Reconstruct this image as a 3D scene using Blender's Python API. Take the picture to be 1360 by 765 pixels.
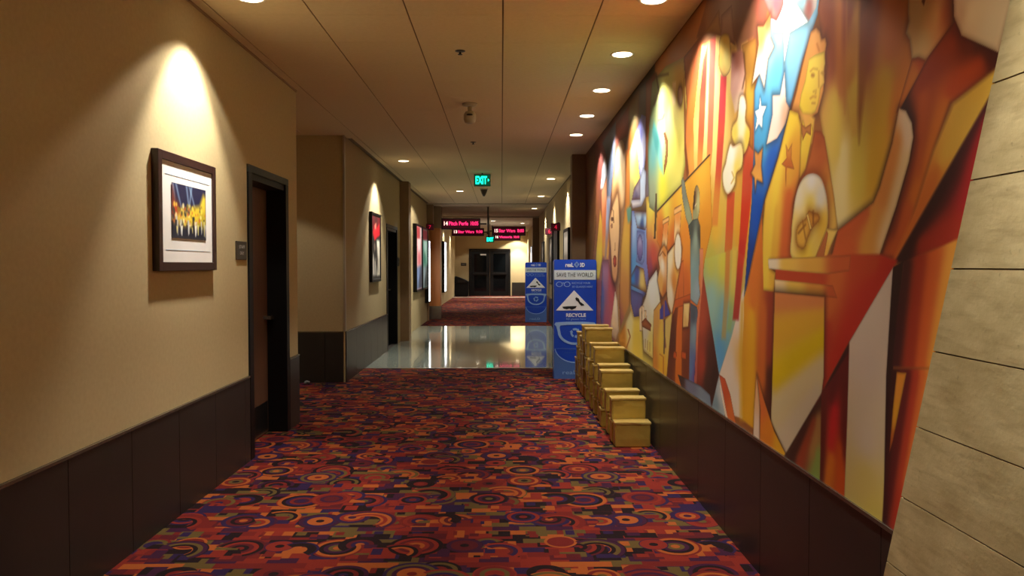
import bpy, bmesh, math, random
import numpy as np
from mathutils import Vector, Matrix

for o in list(bpy.data.objects):
    bpy.data.objects.remove(o)
scene = bpy.context.scene
COL = scene.collection
random.seed(7)
R = math.radians

# ------------------------------------------------------------------ camera
FPX, CX, CY = 1028.0, 680.0, 382.5          # focal length and centre in 1360x765 pixels
VPX, VPY = 666.0, 352.0                     # where the hallway's direction vanishes
HC = 1.47                                   # eye height
CEIL = 3.08
cam_data = bpy.data.cameras.new('camera')
cam = bpy.data.objects.new('camera', cam_data)
COL.objects.link(cam)
cam_data.sensor_fit = 'HORIZONTAL'
cam_data.sensor_width = 36.0
cam_data.lens = 36.0 * FPX / 1360.0
cam_data.clip_start = 0.05
cam_data.clip_end = 200
YAW = math.atan((CX - VPX) / FPX)
PITCH = math.atan((CY - VPY) / FPX)
cam.location = (0, 0, HC)
cam.rotation_euler = (math.pi / 2 - PITCH, 0, -YAW)
scene.camera = cam
CAM_M = cam.rotation_euler.to_matrix()

# ------------------------------------------------------------------ world, exposure
world = bpy.data.worlds.new('world')
scene.world = world
world.use_nodes = True
world.node_tree.nodes['Background'].inputs[0].default_value = (0.05, 0.045, 0.04, 1)
world.node_tree.nodes['Background'].inputs[1].default_value = 0.1
vs = scene.view_settings
vs.view_transform = 'Standard'
vs.look = 'None'
vs.exposure = 0.0
vs.gamma = 1.0
vs.use_curve_mapping = False
LAMP_COL = (1.0, 0.95, 0.84)
LAMP_W = 115.0                               # downlight power

# ------------------------------------------------------------------ small helpers
def ray(px, py):
    return CAM_M @ Vector(((px - CX) / FPX, -(py - CY) / FPX, -1.0))

def on_x(px, py, X):
    d = ray(px, py); t = X / d.x
    return (d.y * t, HC + d.z * t)          # (Y, Z) on the plane x = X

def srgb(c):
    return [(v / 12.92 if v <= 0.04045 else ((v + 0.055) / 1.055) ** 2.4) for v in [x / 255.0 for x in c]]

def tag(o, label=None, cat=None, group=None, kind=None):
    if label: o['label'] = label
    if cat: o['category'] = cat
    if group: o['group'] = group
    if kind: o['kind'] = kind
    return o

def empty(name, loc=(0, 0, 0), rz=0.0):
    o = bpy.data.objects.new(name, None)
    o.empty_display_size = 0.1
    COL.objects.link(o); o.location = loc; o.rotation_euler = (0, 0, rz)
    return o

def link(name, me, mat=None, parent=None, loc=None):
    o = bpy.data.objects.new(name, me)
    COL.objects.link(o)
    if mat is not None and len(me.materials) == 0: me.materials.append(mat)
    if parent is not None: o.parent = parent
    if loc is not None: o.location = loc
    return o

def bm_box(bm, x0, x1, y0, y1, z0, z1):
    v = [bm.verts.new(p) for p in ((x0,y0,z0),(x1,y0,z0),(x1,y1,z0),(x0,y1,z0),(x0,y0,z1),(x1,y0,z1),(x1,y1,z1),(x0,y1,z1))]
    for f in ((3,2,1,0),(4,5,6,7),(0,1,5,4),(1,2,6,5),(2,3,7,6),(3,0,4,7)):
        bm.faces.new([v[i] for i in f])

def fin(bm, name, bevel=0, seg=1, smooth=False):
    if bevel:
        bmesh.ops.bevel(bm, geom=list(bm.edges), offset=bevel, segments=seg, affect='EDGES', profile=0.5)
    bmesh.ops.recalc_face_normals(bm, faces=bm.faces)
    me = bpy.data.meshes.new(name)
    bm.to_mesh(me); bm.free()
    if smooth:
        for p in me.polygons: p.use_smooth = True
    return me

def boxes(name, lst, mat, parent=None, bevel=0):
    bm = bmesh.new()
    for b in lst: bm_box(bm, *b)
    return link(name, fin(bm, name, bevel), mat, parent)

def prism(name, pts, axis, a0, a1, mat, parent=None, bevel=0):
    """extrude the 2-D outline pts along axis ('x','y','z') from a0 to a1"""
    bm = bmesh.new()
    def mk(p, a):
        return {'x': (a, p[0], p[1]), 'y': (p[0], a, p[1]), 'z': (p[0], p[1], a)}[axis]
    A = [bm.verts.new(mk(p, a0)) for p in pts]
    B = [bm.verts.new(mk(p, a1)) for p in pts]
    n = len(pts)
    bm.faces.new(A); bm.faces.new(B[::-1])
    for i in range(n):
        bm.faces.new((A[i], B[i], B[(i+1) % n], A[(i+1) % n]))
    return link(name, fin(bm, name, bevel), mat, parent)

def ring_strip(name, outer, inner, axis, a0, a1, mat, parent=None):
    """closed band between two outlines of equal length, extruded"""
    bm = bmesh.new()
    def mk(p, a):
        return {'x': (a, p[0], p[1]), 'y': (p[0], a, p[1]), 'z': (p[0], p[1], a)}[axis]
    n = len(outer)
    O0 = [bm.verts.new(mk(p, a0)) for p in outer]; I0 = [bm.verts.new(mk(p, a0)) for p in inner]
    O1 = [bm.verts.new(mk(p, a1)) for p in outer]; I1 = [bm.verts.new(mk(p, a1)) for p in inner]
    for i in range(n):
        j = (i + 1) % n
        bm.faces.new((O0[i], O0[j], I0[j], I0[i])); bm.faces.new((O1[i], I1[i], I1[j], O1[j]))
        bm.faces.new((O0[i], O1[i], O1[j], O0[j])); bm.faces.new((I0[i], I0[j], I1[j], I1[i]))
    return link(name, fin(bm, name), mat, parent)

def lathe(name, prof, n, mat, parent=None, loc=None, smooth=True):
    bm = bmesh.new()
    rings = []
    for r, z in prof:
        rings.append([bm.verts.new((r*math.cos(2*math.pi*i/n), r*math.sin(2*math.pi*i/n), z)) for i in range(n)])
    for a, b in zip(rings, rings[1:]):
        for i in range(n):
            j = (i+1) % n
            bm.faces.new((a[i], a[j], b[j], b[i]))
    bm.faces.new(rings[0][::-1]); bm.faces.new(rings[-1])
    return link(name, fin(bm, name, smooth=smooth), mat, parent, loc)

def text_mesh(name, body, size, mat, parent, width=None, bold=0.0, spacing=1.0):
    """text lying in the local XZ plane, facing -Y, centred on its own origin"""
    cu = bpy.data.curves.new('tmp_text', 'FONT')
    cu.body = body; cu.size = size; cu.align_x = 'CENTER'; cu.align_y = 'CENTER'
    cu.resolution_u = 3; cu.offset = bold; cu.space_character = spacing
    ob = bpy.data.objects.new('tmp_text', cu); COL.objects.link(ob)
    dg = bpy.context.evaluated_depsgraph_get(); dg.update()
    me = bpy.data.meshes.new_from_object(ob.evaluated_get(dg))
    bpy.data.objects.remove(ob); bpy.data.curves.remove(cu)
    me.name = name
    xs = [v.co.x for v in me.vertices]; ys = [v.co.y for v in me.vertices]
    sx = width / (max(xs) - min(xs)) if width else 1.0
    cx, cy = (max(xs)+min(xs))/2, (max(ys)+min(ys))/2
    for v in me.vertices:
        v.co = Vector(((v.co.x-cx)*sx, 0, v.co.y-cy))
    me.materials.clear()
    return link(name, me, mat, parent)

def copy_tree(o, parent=None):
    c = o.copy(); COL.objects.link(c)
    if parent is not None: c.parent = parent
    for ch in list(o.children): copy_tree(ch, c)
    return c

# ------------------------------------------------------------------ materials
MATS = {}
class NT:
    """tiny node-graph builder"""
    def __init__(s, mat):
        mat.use_nodes = True
        s.t = mat.node_tree; s.bsdf = s.t.nodes['Principled BSDF']
    def n(s, typ, **kw):
        nd = s.t.nodes.new(typ)
        for k, v in kw.items(): setattr(nd, k, v)
        return nd
    def put(s, sock, val):
        if isinstance(val, bpy.types.NodeSocket): s.t.links.new(val, sock)
        else: sock.default_value = val
    def m(s, op, a, b=None, c=None):
        nd = s.n('ShaderNodeMath', operation=op)
        s.put(nd.inputs[0], a)
        if b is not None: s.put(nd.inputs[1], b)
        if c is not None: s.put(nd.inputs[2], c)
        return nd.outputs[0]
    def mix(s, f, a, b, blend='MIX'):
        nd = s.n('ShaderNodeMix', data_type='RGBA', blend_type=blend)
        s.put(nd.inputs[0], f); s.put(nd.inputs[6], a); s.put(nd.inputs[7], b)
        return nd.outputs[2]
    def coord(s, which='Object', scale=None):
        tc = s.n('ShaderNodeTexCoord'); out = tc.outputs[which]
        if scale:
            mp = s.n('ShaderNodeMapping'); s.put(mp.inputs[0], out)
            mp.inputs['Scale'].default_value = scale; out = mp.outputs[0]
        return out
    def noise(s, vec, scale, detail=3, rough=0.5):
        nd = s.n('ShaderNodeTexNoise'); s.put(nd.inputs['Vector'], vec)
        nd.inputs['Scale'].default_value = scale; nd.inputs['Detail'].default_value = detail
        nd.inputs['Roughness'].default_value = rough
        return nd.outputs['Fac']
    def bump(s, h, strength, dist=0.01):
        nd = s.n('ShaderNodeBump'); s.put(nd.inputs['Height'], h)
        nd.inputs['Strength'].default_value = strength; nd.inputs['Distance'].default_value = dist
        s.t.links.new(nd.outputs[0], s.bsdf.inputs['Normal'])

def mat(name, c, rough=0.6, metal=0.0, c2=None, nscale=6.0, stretch=None, bump=0.0, bscale=80.0, emit=None, estr=0.0, spec=None, coat=0.0):
    m = bpy.data.materials.new(name); t = NT(m); b = t.bsdf
    c = tuple(srgb(c)) + (1,)
    b.inputs['Roughness'].default_value = rough; b.inputs['Metallic'].default_value = metal
    if spec is not None: b.inputs['Specular IOR Level'].default_value = spec
    if coat: b.inputs['Coat Weight'].default_value = coat; b.inputs['Coat Roughness'].default_value = 0.1
    vec = t.coord('Object', stretch)
    c2 = tuple(srgb(c2)) + (1,) if c2 else tuple(x * 0.86 for x in c[:3]) + (1,)
    t.put(b.inputs['Base Color'], t.mix(t.noise(vec, nscale), c, c2))
    if bump: t.bump(t.noise(vec, bscale, 2), bump, 0.004)
    if emit:
        b.inputs['Emission Color'].default_value = tuple(srgb(emit)) + (1,)
        b.inputs['Emission Strength'].default_value = estr
    MATS[name] = m
    return m

M = MATS
mat('wallcover', (180, 161, 122), 0.85, c2=(164, 146, 108), nscale=40, bump=.3, bscale=300, spec=.2)
mat('ceiling_tile', (222, 203, 167), 0.95, c2=(210, 191, 155), nscale=30, bump=.25, bscale=180, spec=.1)
mat('ceiling_plain', (204, 190, 164), 0.9, spec=.1)
mat('ceiling_grid', (120, 98, 72), 0.8)
mat('wainscot', (46, 42, 38), 0.36, c2=(34, 31, 28), nscale=5, spec=.4, bump=.05, bscale=30)
mat('grout', (58, 50, 43), 0.8)  # lightened: the glint on wainscot tile edges is put into the joint colour
mat('wainscot_trim', (120, 110, 96), 0.25, metal=.7)
mat('metal_strip', (190, 180, 165), 0.35, metal=.9)
mat('pilaster', (150, 120, 86), 0.6, c2=(130, 102, 72))
def stone_material():
    m = bpy.data.materials.new('stone'); t = NT(m); b = t.bsdf
    n1 = t.noise(t.coord('Object', (1, 1.2, 2.2)), 3.2, 5, .6); n2 = t.noise(t.coord('Object', (1, 2, 12)), 4.0, 4); n3 = t.noise(t.coord('Object'), 55, 3, .7)
    def ramp(v, a, c):
        r = t.n('ShaderNodeMapRange'); t.put(r.inputs[0], v); r.inputs[1].default_value = a; r.inputs[2].default_value = c; return r.outputs[0]
    c = t.mix(ramp(n1, .3, .72), tuple(srgb((216, 198, 148)))+(1,), tuple(srgb((172, 152, 104)))+(1,))
    c = t.mix(t.m('MULTIPLY', ramp(n2, .5, .75), .45), c, tuple(srgb((146, 122, 80)))+(1,))
    c = t.mix(t.m('MULTIPLY', ramp(n3, .62, .74), .4), c, tuple(srgb((104, 84, 54)))+(1,))
    t.put(b.inputs['Base Color'], c); b.inputs['Roughness'].default_value = .6
    t.bump(t.m('ADD', n1, t.m('MULTIPLY', n3, .3)), .18, .01); M['stone'] = m
stone_material()
mat('stone_joint', (112, 92, 62), 0.9)
mat('black_frame', (9, 8, 8), 0.45, spec=.25)
mat('green_frame', (26, 38, 34), 0.45)
mat('door_wood', (98, 66, 46), 0.5, c2=(70, 44, 30), nscale=4, stretch=(8, 8, .5))
mat('orange_wood', (226, 146, 78), 0.4, c2=(190, 110, 52), nscale=4, stretch=(8, 8, .5))
mat('kick', (40, 36, 34), 0.35, metal=.6)
mat('chrome', (170, 165, 158), 0.25, metal=.9)
mat('dark_glass', (8, 11, 13), 0.06, spec=.6)
mat('picture_frame', (52, 28, 24), 0.35, c2=(38, 20, 17), nscale=8)
mat('mat_board', (226, 222, 218), 0.8)
mat('plaque', (44, 36, 26), 0.4)
mat('white_print', (215, 210, 200), 0.6)
mat('trim_white', (225, 215, 198), 0.5)
mat('lamp_lens', (255, 250, 235), 0.5, emit=(255, 238, 205), estr=9.0)
mat('device_white', (176, 160, 132), 0.5)
mat('device_dark', (46, 38, 30), 0.3)
mat('gold', (196, 166, 80), 0.4, metal=.5, c2=(166, 136, 56), nscale=9, bump=.35, bscale=24)
mat('gold_lit_top', (222, 196, 120), 0.36, metal=.6, c2=(176, 138, 62), nscale=9, bump=.4, bscale=30)  # paler than the sides: overhead light on the box tops is painted in
mat('blue', (20, 74, 196), 0.4, c2=(16, 62, 180), nscale=2)
mat('pale_blue_band', (196, 210, 222), 0.5)
mat('sky_blue', (146, 182, 232), 0.5)
mat('mid_blue', (72, 108, 176), 0.5)
mat('white_card', (235, 238, 242), 0.5)
mat('ink', (40, 44, 52), 0.6)
mat('black_ink', (8, 8, 12), 0.6)
mat('sign_black', (14, 9, 11), 0.4)
mat('led_pink', (255, 60, 130), 0.5, emit=(255, 44, 112), estr=1.6)
mat('led_red', (200, 40, 60), 0.5, emit=(210, 30, 60), estr=1.0)
mat('led_white', (255, 220, 205), 0.5, emit=(255, 205, 190), estr=1.8)
mat('led_haze', (70, 0, 24), 0.5, emit=(100, 2, 34), estr=.14)
mat('exit_green', (10, 190, 140), 0.5, emit=(20, 235, 185), estr=3.2)
mat('exit_panel', (6, 78, 56), 0.5, emit=(4, 96, 66), estr=.5)
mat('lightbox_white', (250, 250, 245), 0.5, emit=(255, 255, 248), estr=3.0)
mat('bin_black', (7, 5, 8), 0.5, spec=.2)
mat('paper', (110, 110, 106), 0.8)

def carpet_material():
    m = bpy.data.materials.new('carpet'); t = NT(m); b = t.bsdf
    b.inputs['Roughness'].default_value = 0.95; b.inputs['Specular IOR Level'].default_value = 0.1
    sep = t.n('ShaderNodeSeparateXYZ'); t.put(sep.inputs[0], t.coord('Object'))
    X, Y = sep.outputs[0], sep.outputs[1]
    def wn(x, y, z):
        c = t.n('ShaderNodeCombineXYZ'); t.put(c.inputs[0], x); t.put(c.inputs[1], y); t.put(c.inputs[2], z)
        w = t.n('ShaderNodeTexWhiteNoise', noise_dimensions='3D'); t.put(w.inputs['Vector'], c.outputs[0])
        return w.outputs['Value'], w.outputs['Color']
    PAL = [((100, 25, 19), .19), ((152, 76, 28), .11), ((50, 17, 43), .11), ((120, 34, 21), .14), ((32, 21, 57), .11), ((86, 69, 31), .11), ((10, 8, 9), .17), ((78, 19, 24), .06)]
    def pal(v):
        r = t.n('ShaderNodeValToRGB'); r.color_ramp.interpolation = 'CONSTANT'
        acc = 0; els = r.color_ramp.elements
        for i, (c, w) in enumerate(PAL):
            e = els[i] if i < 2 else els.new(acc)
            e.position = acc; e.color = tuple(srgb(c)) + (1,); acc += w
        t.put(r.inputs[0], v); return r.outputs[0]
    def grid(gx, gy, ox, oy, mod=5, jag=0.0):
        v = t.m('DIVIDE', t.m('ADD', Y, oy), gy); iy = t.m('FLOOR', v)
        u = t.m('DIVIDE', t.m('ADD', X, ox), gx)
        if jag: u = t.m('ADD', u, t.m('MULTIPLY', iy, jag))
        ix = t.m('FLOOR', u)
        fx = t.m('SUBTRACT', t.m('SUBTRACT', u, ix), .5); fy = t.m('SUBTRACT', t.m('SUBTRACT', v, iy), .5)
        return t.m('FLOORED_MODULO', ix, mod), t.m('FLOORED_MODULO', iy, mod), fx, fy
    # woven blocks
    ix, iy, fx, fy = grid(.15, .065, 20, 20, 7, .37)
    v, _ = wn(ix, iy, 1.0); col = pal(v)
    # L shaped and bar accents
    for k, (gx, gy, z) in enumerate(((.21, .17, 2.0), (.29, .24, 3.0))):
        ix, iy, fx, fy = grid(gx, gy, 20.07 + k*.11, 20.03 + k*.17, 5, .31)
        v, c = wn(ix, iy, z); sc = t.n('ShaderNodeSeparateColor'); t.put(sc.inputs[0], c)
        hw = t.m('MULTIPLY_ADD', sc.outputs[0], .32, .06); hh = t.m('MULTIPLY_ADD', sc.outputs[1], .26, .08)
        msk = t.m('MULTIPLY', t.m('LESS_THAN', t.m('ABSOLUTE', fx), hw), t.m('LESS_THAN', t.m('ABSOLUTE', fy), hh))
        col = t.mix(msk, col, pal(v))
        v2, _ = wn(ix, iy, z + .5)
        msk2 = t.m('MULTIPLY', t.m('LESS_THAN', t.m('ABSOLUTE', t.m('ADD', fx, .12)), t.m('MULTIPLY', hw, .4)), t.m('LESS_THAN', t.m('ABSOLUTE', t.m('SUBTRACT', fy, .08)), t.m('MULTIPLY', hh, .6)))
        col = t.mix(msk2, col, pal(v2))
    # ringed discs and arcs
    for k, (g, rr, z, ox, oy) in enumerate(((.44, .155, 5.0, 20.0, 20.0), (.49, .14, 7.0, 20.29, 20.21), (.54, .18, 9.0, 20.1, 20.4))):
        ix, iy, fx, fy = grid(g, g*.86, ox, oy, 4, .43)
        v, c = wn(ix, iy, z); sc = t.n('ShaderNodeSeparateColor'); t.put(sc.inputs[0], c)
        dx = t.m('MULTIPLY', t.m('ADD', fx, t.m('MULTIPLY_ADD', sc.outputs[0], .3, -.15)), g)
        dy = t.m('MULTIPLY', t.m('ADD', fy, t.m('MULTIPLY_ADD', sc.outputs[1], .3, -.15)), g*.86)
        d = t.m('SQRT', t.m('ADD', t.m('MULTIPLY', dx, dx), t.m('MULTIPLY', dy, dy)))
        rad = t.m('MULTIPLY', t.m('MULTIPLY_ADD', sc.outputs[2], .45, .55), rr)
        ring = t.m('FLOOR', t.m('DIVIDE', d, .024))
        vr, _ = wn(t.m('ADD', ix, t.m('MULTIPLY', ring, .37)), iy, t.m('ADD', ring, z + 11))
        msk = t.m('LESS_THAN', d, rad)
        if k == 2:   # only half rings
            msk = t.m('MULTIPLY', msk, t.m('MULTIPLY', t.m('GREATER_THAN', d, t.m('MULTIPLY', rad, .45)), t.m('GREATER_THAN', t.m('ADD', dx, dy), 0)))
        else:
            # a wedge of some discs is missing, as in the woven pattern
            ang = t.m('ARCTAN2', dy, dx); off = t.m('MULTIPLY_ADD', v, 6.0, -3.0)
            keep = t.m('MAXIMUM', t.m('GREATER_THAN', t.m('COSINE', t.m('SUBTRACT', ang, off)), -.45), t.m('LESS_THAN', v, .45))
            msk = t.m('MULTIPLY', msk, keep)
        col = t.mix(msk, col, pal(vr))
    nz = t.noise(t.coord('Object'), 300, 2)
    col = t.mix(t.m('MULTIPLY', nz, .55), col, (.03, .008, .01, 1))
    t.put(b.inputs['Base Color'], col)
    t.bump(nz, .5, .004)
    M['carpet'] = m
carpet_material()

def floor_tile_material():
    m = bpy.data.materials.new('floor_tile'); t = NT(m); b = t.bsdf
    n1 = t.noise(t.coord('Object'), 2.2, 4); n2 = t.noise(t.coord('Object'), 60, 2)
    c = t.mix(n1, tuple(srgb((140, 150, 140))) + (1,), tuple(srgb((160, 166, 154))) + (1,))
    t.put(b.inputs['Base Color'], t.mix(t.m('MULTIPLY', n2, .3), c, (.18, .20, .18, 1)))
    b.inputs['Roughness'].default_value = .07
    b.inputs['Coat Weight'].default_value = .5; b.inputs['Coat Roughness'].default_value = .03
    M['floor_tile'] = m
floor_tile_material()

def print_material(name, emit=0.0, rough=.55):
    m = bpy.data.materials.new(name); t = NT(m); b = t.bsdf
    a = t.n('ShaderNodeAttribute', attribute_name='print')
    t.put(b.inputs['Base Color'], a.outputs['Color'])
    b.inputs['Roughness'].default_value = rough; b.inputs['Specular IOR Level'].default_value = .3
    if emit:
        t.put(b.inputs['Emission Color'], a.outputs['Color']); b.inputs['Emission Strength'].default_value = emit
    M[name] = m
print_material('print'); print_material('print_lit', .5); print_material('print_bright', 4.0)

# ------------------------------------------------------------------ airbrush painter (flat print)
def smooth_poly(P, n=5):
    P = np.array(P, float); out = []
    k = len(P)
    for i in range(k):
        p0, p1, p2, p3 = P[i-1], P[i], P[(i+1) % k], P[(i+2) % k]
        for j in range(n):
            t = j / n
            out.append(.5*((2*p1) + (-p0+p2)*t + (2*p0-5*p1+4*p2-p3)*t*t + (-p0+3*p1-3*p2+p3)*t**3))
    return np.array(out)

def ellipse(cx, cy, rx, ry, n=20, tilt=0.0):
    c, s = math.cos(tilt), math.sin(tilt)
    return [(cx + rx*math.cos(a)*c - ry*math.sin(a)*s, cy + rx*math.cos(a)*s + ry*math.sin(a)*c) for a in [2*math.pi*i/n for i in range(n)]]

def stroke(pts, w):
    P = np.array(pts, float); L = []; Rr = []
    for i in range(len(P)):
        d = P[min(i+1, len(P)-1)] - P[max(i-1, 0)]; d = d / (np.hypot(*d) + 1e-9)
        nrm = np.array((-d[1], d[0])) * w / 2
        L.append(P[i] + nrm); Rr.append(P[i] - nrm)
    return L + Rr[::-1]

def paint(U, V, shapes, conv, base, aa=.004):
    """U,V: flat metric coordinates of the sheet; shapes: (points, colour stops, options)"""
    col = np.empty((len(U), 3), np.float32); col[:] = base
    for sh in shapes:
        pts, stops = sh[0], sh[1]; opt = sh[2] if len(sh) > 2 else {}
        if opt.get('smooth'): pts = smooth_poly(pts)
        P = np.array([conv(*p) for p in pts])
        halo = opt.get('halo'); ed = opt.get('edge'); soft = opt.get('soft', aa); al = opt.get('a', 1.0)
        pad = max(soft, halo[0] if halo else 0)
        idx = np.nonzero((U > P[:, 0].min()-pad) & (U < P[:, 0].max()+pad) & (V > P[:, 1].min()-pad) & (V < P[:, 1].max()+pad))[0]
        if len(idx) == 0: continue
        u, v = U[idx], V[idx]
        inside = np.zeros(len(idx), bool); dist = np.full(len(idx), 1e9)
        n = len(P)
        for i in range(n):
            ax, ay = P[i]; bx, by = P[(i+1) % n]
            ex, ey = bx-ax, by-ay; L2 = ex*ex+ey*ey+1e-12
            tt = np.clip(((u-ax)*ex+(v-ay)*ey)/L2, 0, 1)
            dist = np.minimum(dist, (u-ax-tt*ex)**2+(v-ay-tt*ey)**2)
            cond = (ay > v) != (by > v)
            with np.errstate(divide='ignore', invalid='ignore'):
                xi = ex*(v-ay)/(by-ay) + ax if by != ay else np.full(len(u), -1e9)
            inside ^= cond & (u < xi)
        dist = np.sqrt(dist); sd = np.where(inside, dist, -dist)
        if halo:
            k = np.clip(1 + sd/halo[0], 0, 1)**2 * halo[1] * (~inside)
            hc = np.array(halo[2] if len(halo) > 2 else (45, 20, 14), np.float32)
            col[idx] = col[idx]*(1-k[:, None]) + hc*k[:, None]
        cov = np.clip(.5 + sd/soft, 0, 1) * al
        if isinstance(stops[0], (int, float)):
            c = np.empty((len(idx), 3), np.float32); c[:] = stops
        else:
            W = np.zeros(len(idx)); c = np.zeros((len(idx), 3))
            for st in stops:
                sc = st[-1]; q = conv(st[0], st[1])
                if len(st) == 5:
                    q2 = conv(st[2], st[3]); ex, ey = q2[0]-q[0], q2[1]-q[1]
                    tt = np.clip(((u-q[0])*ex+(v-q[1])*ey)/(ex*ex+ey*ey+1e-9), 0, 1)
                    d2 = (u-q[0]-tt*ex)**2+(v-q[1]-tt*ey)**2
                else: d2 = (u-q[0])**2+(v-q[1])**2
                w = 1/(d2+4e-4)**1.35
                W += w; c += w[:, None]*np.array(sc)
            c /= W[:, None]
        if ed:
            k = np.clip(1 - sd/ed[0], 0, 1)**2 * ed[1]
            ec = np.array(ed[2] if len(ed) > 2 else (70, 28, 16))
            c = c*(1-k[:, None]) + ec*k[:, None]
        col[idx] = col[idx]*(1-cov[:, None]) + c*cov[:, None]
    col = np.clip(col, 0, 255)/255.0
    return np.where(col <= .04045, col/12.92, ((col+.055)/1.055)**2.4)

def sheet(name, us, vs_, place, col, mat_, parent=None, keep=None):
    """grid mesh with the painted colours; place(U,V)->xyz array"""
    nu, nv = len(us), len(vs_)
    UU, VV = np.meshgrid(us, vs_, indexing='ij'); U, V = UU.ravel(), VV.ravel()
    co = place(U, V)
    i, j = np.meshgrid(np.arange(nu-1), np.arange(nv-1), indexing='ij'); i = i.ravel(); j = j.ravel()
    F = np.stack([i*nv+j, (i+1)*nv+j, (i+1)*nv+j+1, i*nv+j+1], 1)
    if keep is not None: F = F[keep(U[F].mean(1), V[F].mean(1))]
    me = bpy.data.meshes.new(name)
    me.vertices.add(len(co)); me.vertices.foreach_set('co', co.astype(np.float32).ravel())
    me.loops.add(F.size); me.loops.foreach_set('vertex_index', F.astype(np.int32).ravel())
    me.polygons.add(len(F)); me.polygons.foreach_set('loop_start', (np.arange(len(F))*4).astype(np.int32))
    me.update(calc_edges=True); me.validate()
    at = me.color_attributes.new('print', 'FLOAT_COLOR', 'POINT')
    c4 = np.ones((len(co), 4), np.float32); c4[:, :3] = col
    at.data.foreach_set('color', c4.ravel())
    return link(name, me, mat_, parent)

# ================================================================== STRUCTURE
XL, XL2, XL3, XR = -1.90, -1.96, -2.2, 1.24
Y_BACK, Y_END = -2.6, 36.9
Y_A0, Y_A1 = 7.23, 9.70                    # side hallway opening on the left
Y_T0, Y_T1 = 11.0, 18.65                   # polished tile floor
WH = 0.64                                  # wainscot height

def S(o, label, cat='structure'):
    return tag(o, label, cat, None, 'structure')

# floors
S(boxes('floor', [(-4.6, XR+.1, Y_BACK, Y_T0-.02, -.05, 0)], M['carpet']), 'patterned red and orange carpet with ringed discs in the foreground', 'floor')
S(boxes('floor_far', [(XL3-.1, XR+.1, Y_T1, Y_END, -.05, 0)], M['carpet']), 'red carpet of the far hallway beyond the polished tiles', 'floor')
ft = S(boxes('floor_tiled', [(XL2-.1, XR+.1, Y_T0-.02, Y_T1, -.05, -.004)], M['grout']), 'polished grey green tile floor crossing the hallway', 'floor')
nx, ny = 5, 12
tw, td = (XR-XL2)/nx, (Y_T1-Y_T0)/ny
bm = bmesh.new(); bm_box(bm, -tw/2+.0015, tw/2-.0015, -td/2+.0015, td/2-.0015, -.008, 0)
tile_me = fin(bm, 'floor_tile_piece')
tile_me.materials.append(M['floor_tile'])
for i in range(nx):
    for j in range(ny):
        link('tile', tile_me, None, ft, (XL2+tw*(i+.5), Y_T0+td*(j+.5), 0))
S(boxes('trim_1', [(XL2, XR, Y_T0-.02, Y_T0+.01, -.002, .006)], M['metal_strip']), 'thin metal strip where carpet meets polished tiles', 'trim')
S(boxes('trim_2', [(XL3, XR, 35.0, 35.25, -.002, .012)], M['trim_white']), 'pale threshold strip before the dark double doors', 'trim')

# ceiling: slab with lay-in tiles below it
GX0, GY0, G = 0.01, 5.04, 0.61
cl = S(boxes('ceiling', [(-4.6, XR+.1, Y_BACK, 20.4, CEIL+.006, CEIL+.1)], M['ceiling_grid']), 'suspended ceiling of square beige tiles', 'ceiling')
S(boxes('ceiling_far', [(XL3-.1, XR+.1, 20.4, Y_END, CEIL-.02, CEIL+.1)], M['ceiling_plain']), 'plain ceiling of the far end of the hallway', 'ceiling')
def tile_mesh(w):
    bm = bmesh.new(); bm_box(bm, -w/2+.005, w/2-.005, -G/2+.001, G/2-.001, 0, .012)
    me = fin(bm, 'ceiling_tile_piece'); me.materials.append(M['ceiling_tile']); return me
TM = tile_mesh(G); TME = tile_mesh(.085)
xlines = [GX0 + G*k for k in range(-3, 3)]
for r in range(-12, 26):
    yc = GY0 + G*(r+.5)
    if yc-G/2 < Y_BACK or yc+G/2 > 20.4: continue
    for k in range(-3, 2):
        link('ceiling_tile', TM, None, cl, (GX0+G*(k+.5), yc, CEIL))
    if Y_A0-.4 < yc < Y_A1+.3:
        for k in range(-7, -3):
            link('ceiling_tile', TM, None, cl, (GX0+G*(k+.5), yc, CEIL))
    else:
        link('ceiling_tile', TME, None, cl, (-1.862, yc, CEIL))
S(boxes('trim_3', [(XL, XL+.012, Y_BACK, Y_A0, CEIL-.015, CEIL)], M['pilaster']), 'dark edge moulding between left wall and ceiling', 'trim')
S(boxes('trim_4', [(XL3, XR, 25.4, 25.6, CEIL-.06, CEIL)], M['ceiling_plain']), 'shallow ceiling beam beyond the hanging signs', 'trim')

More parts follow.
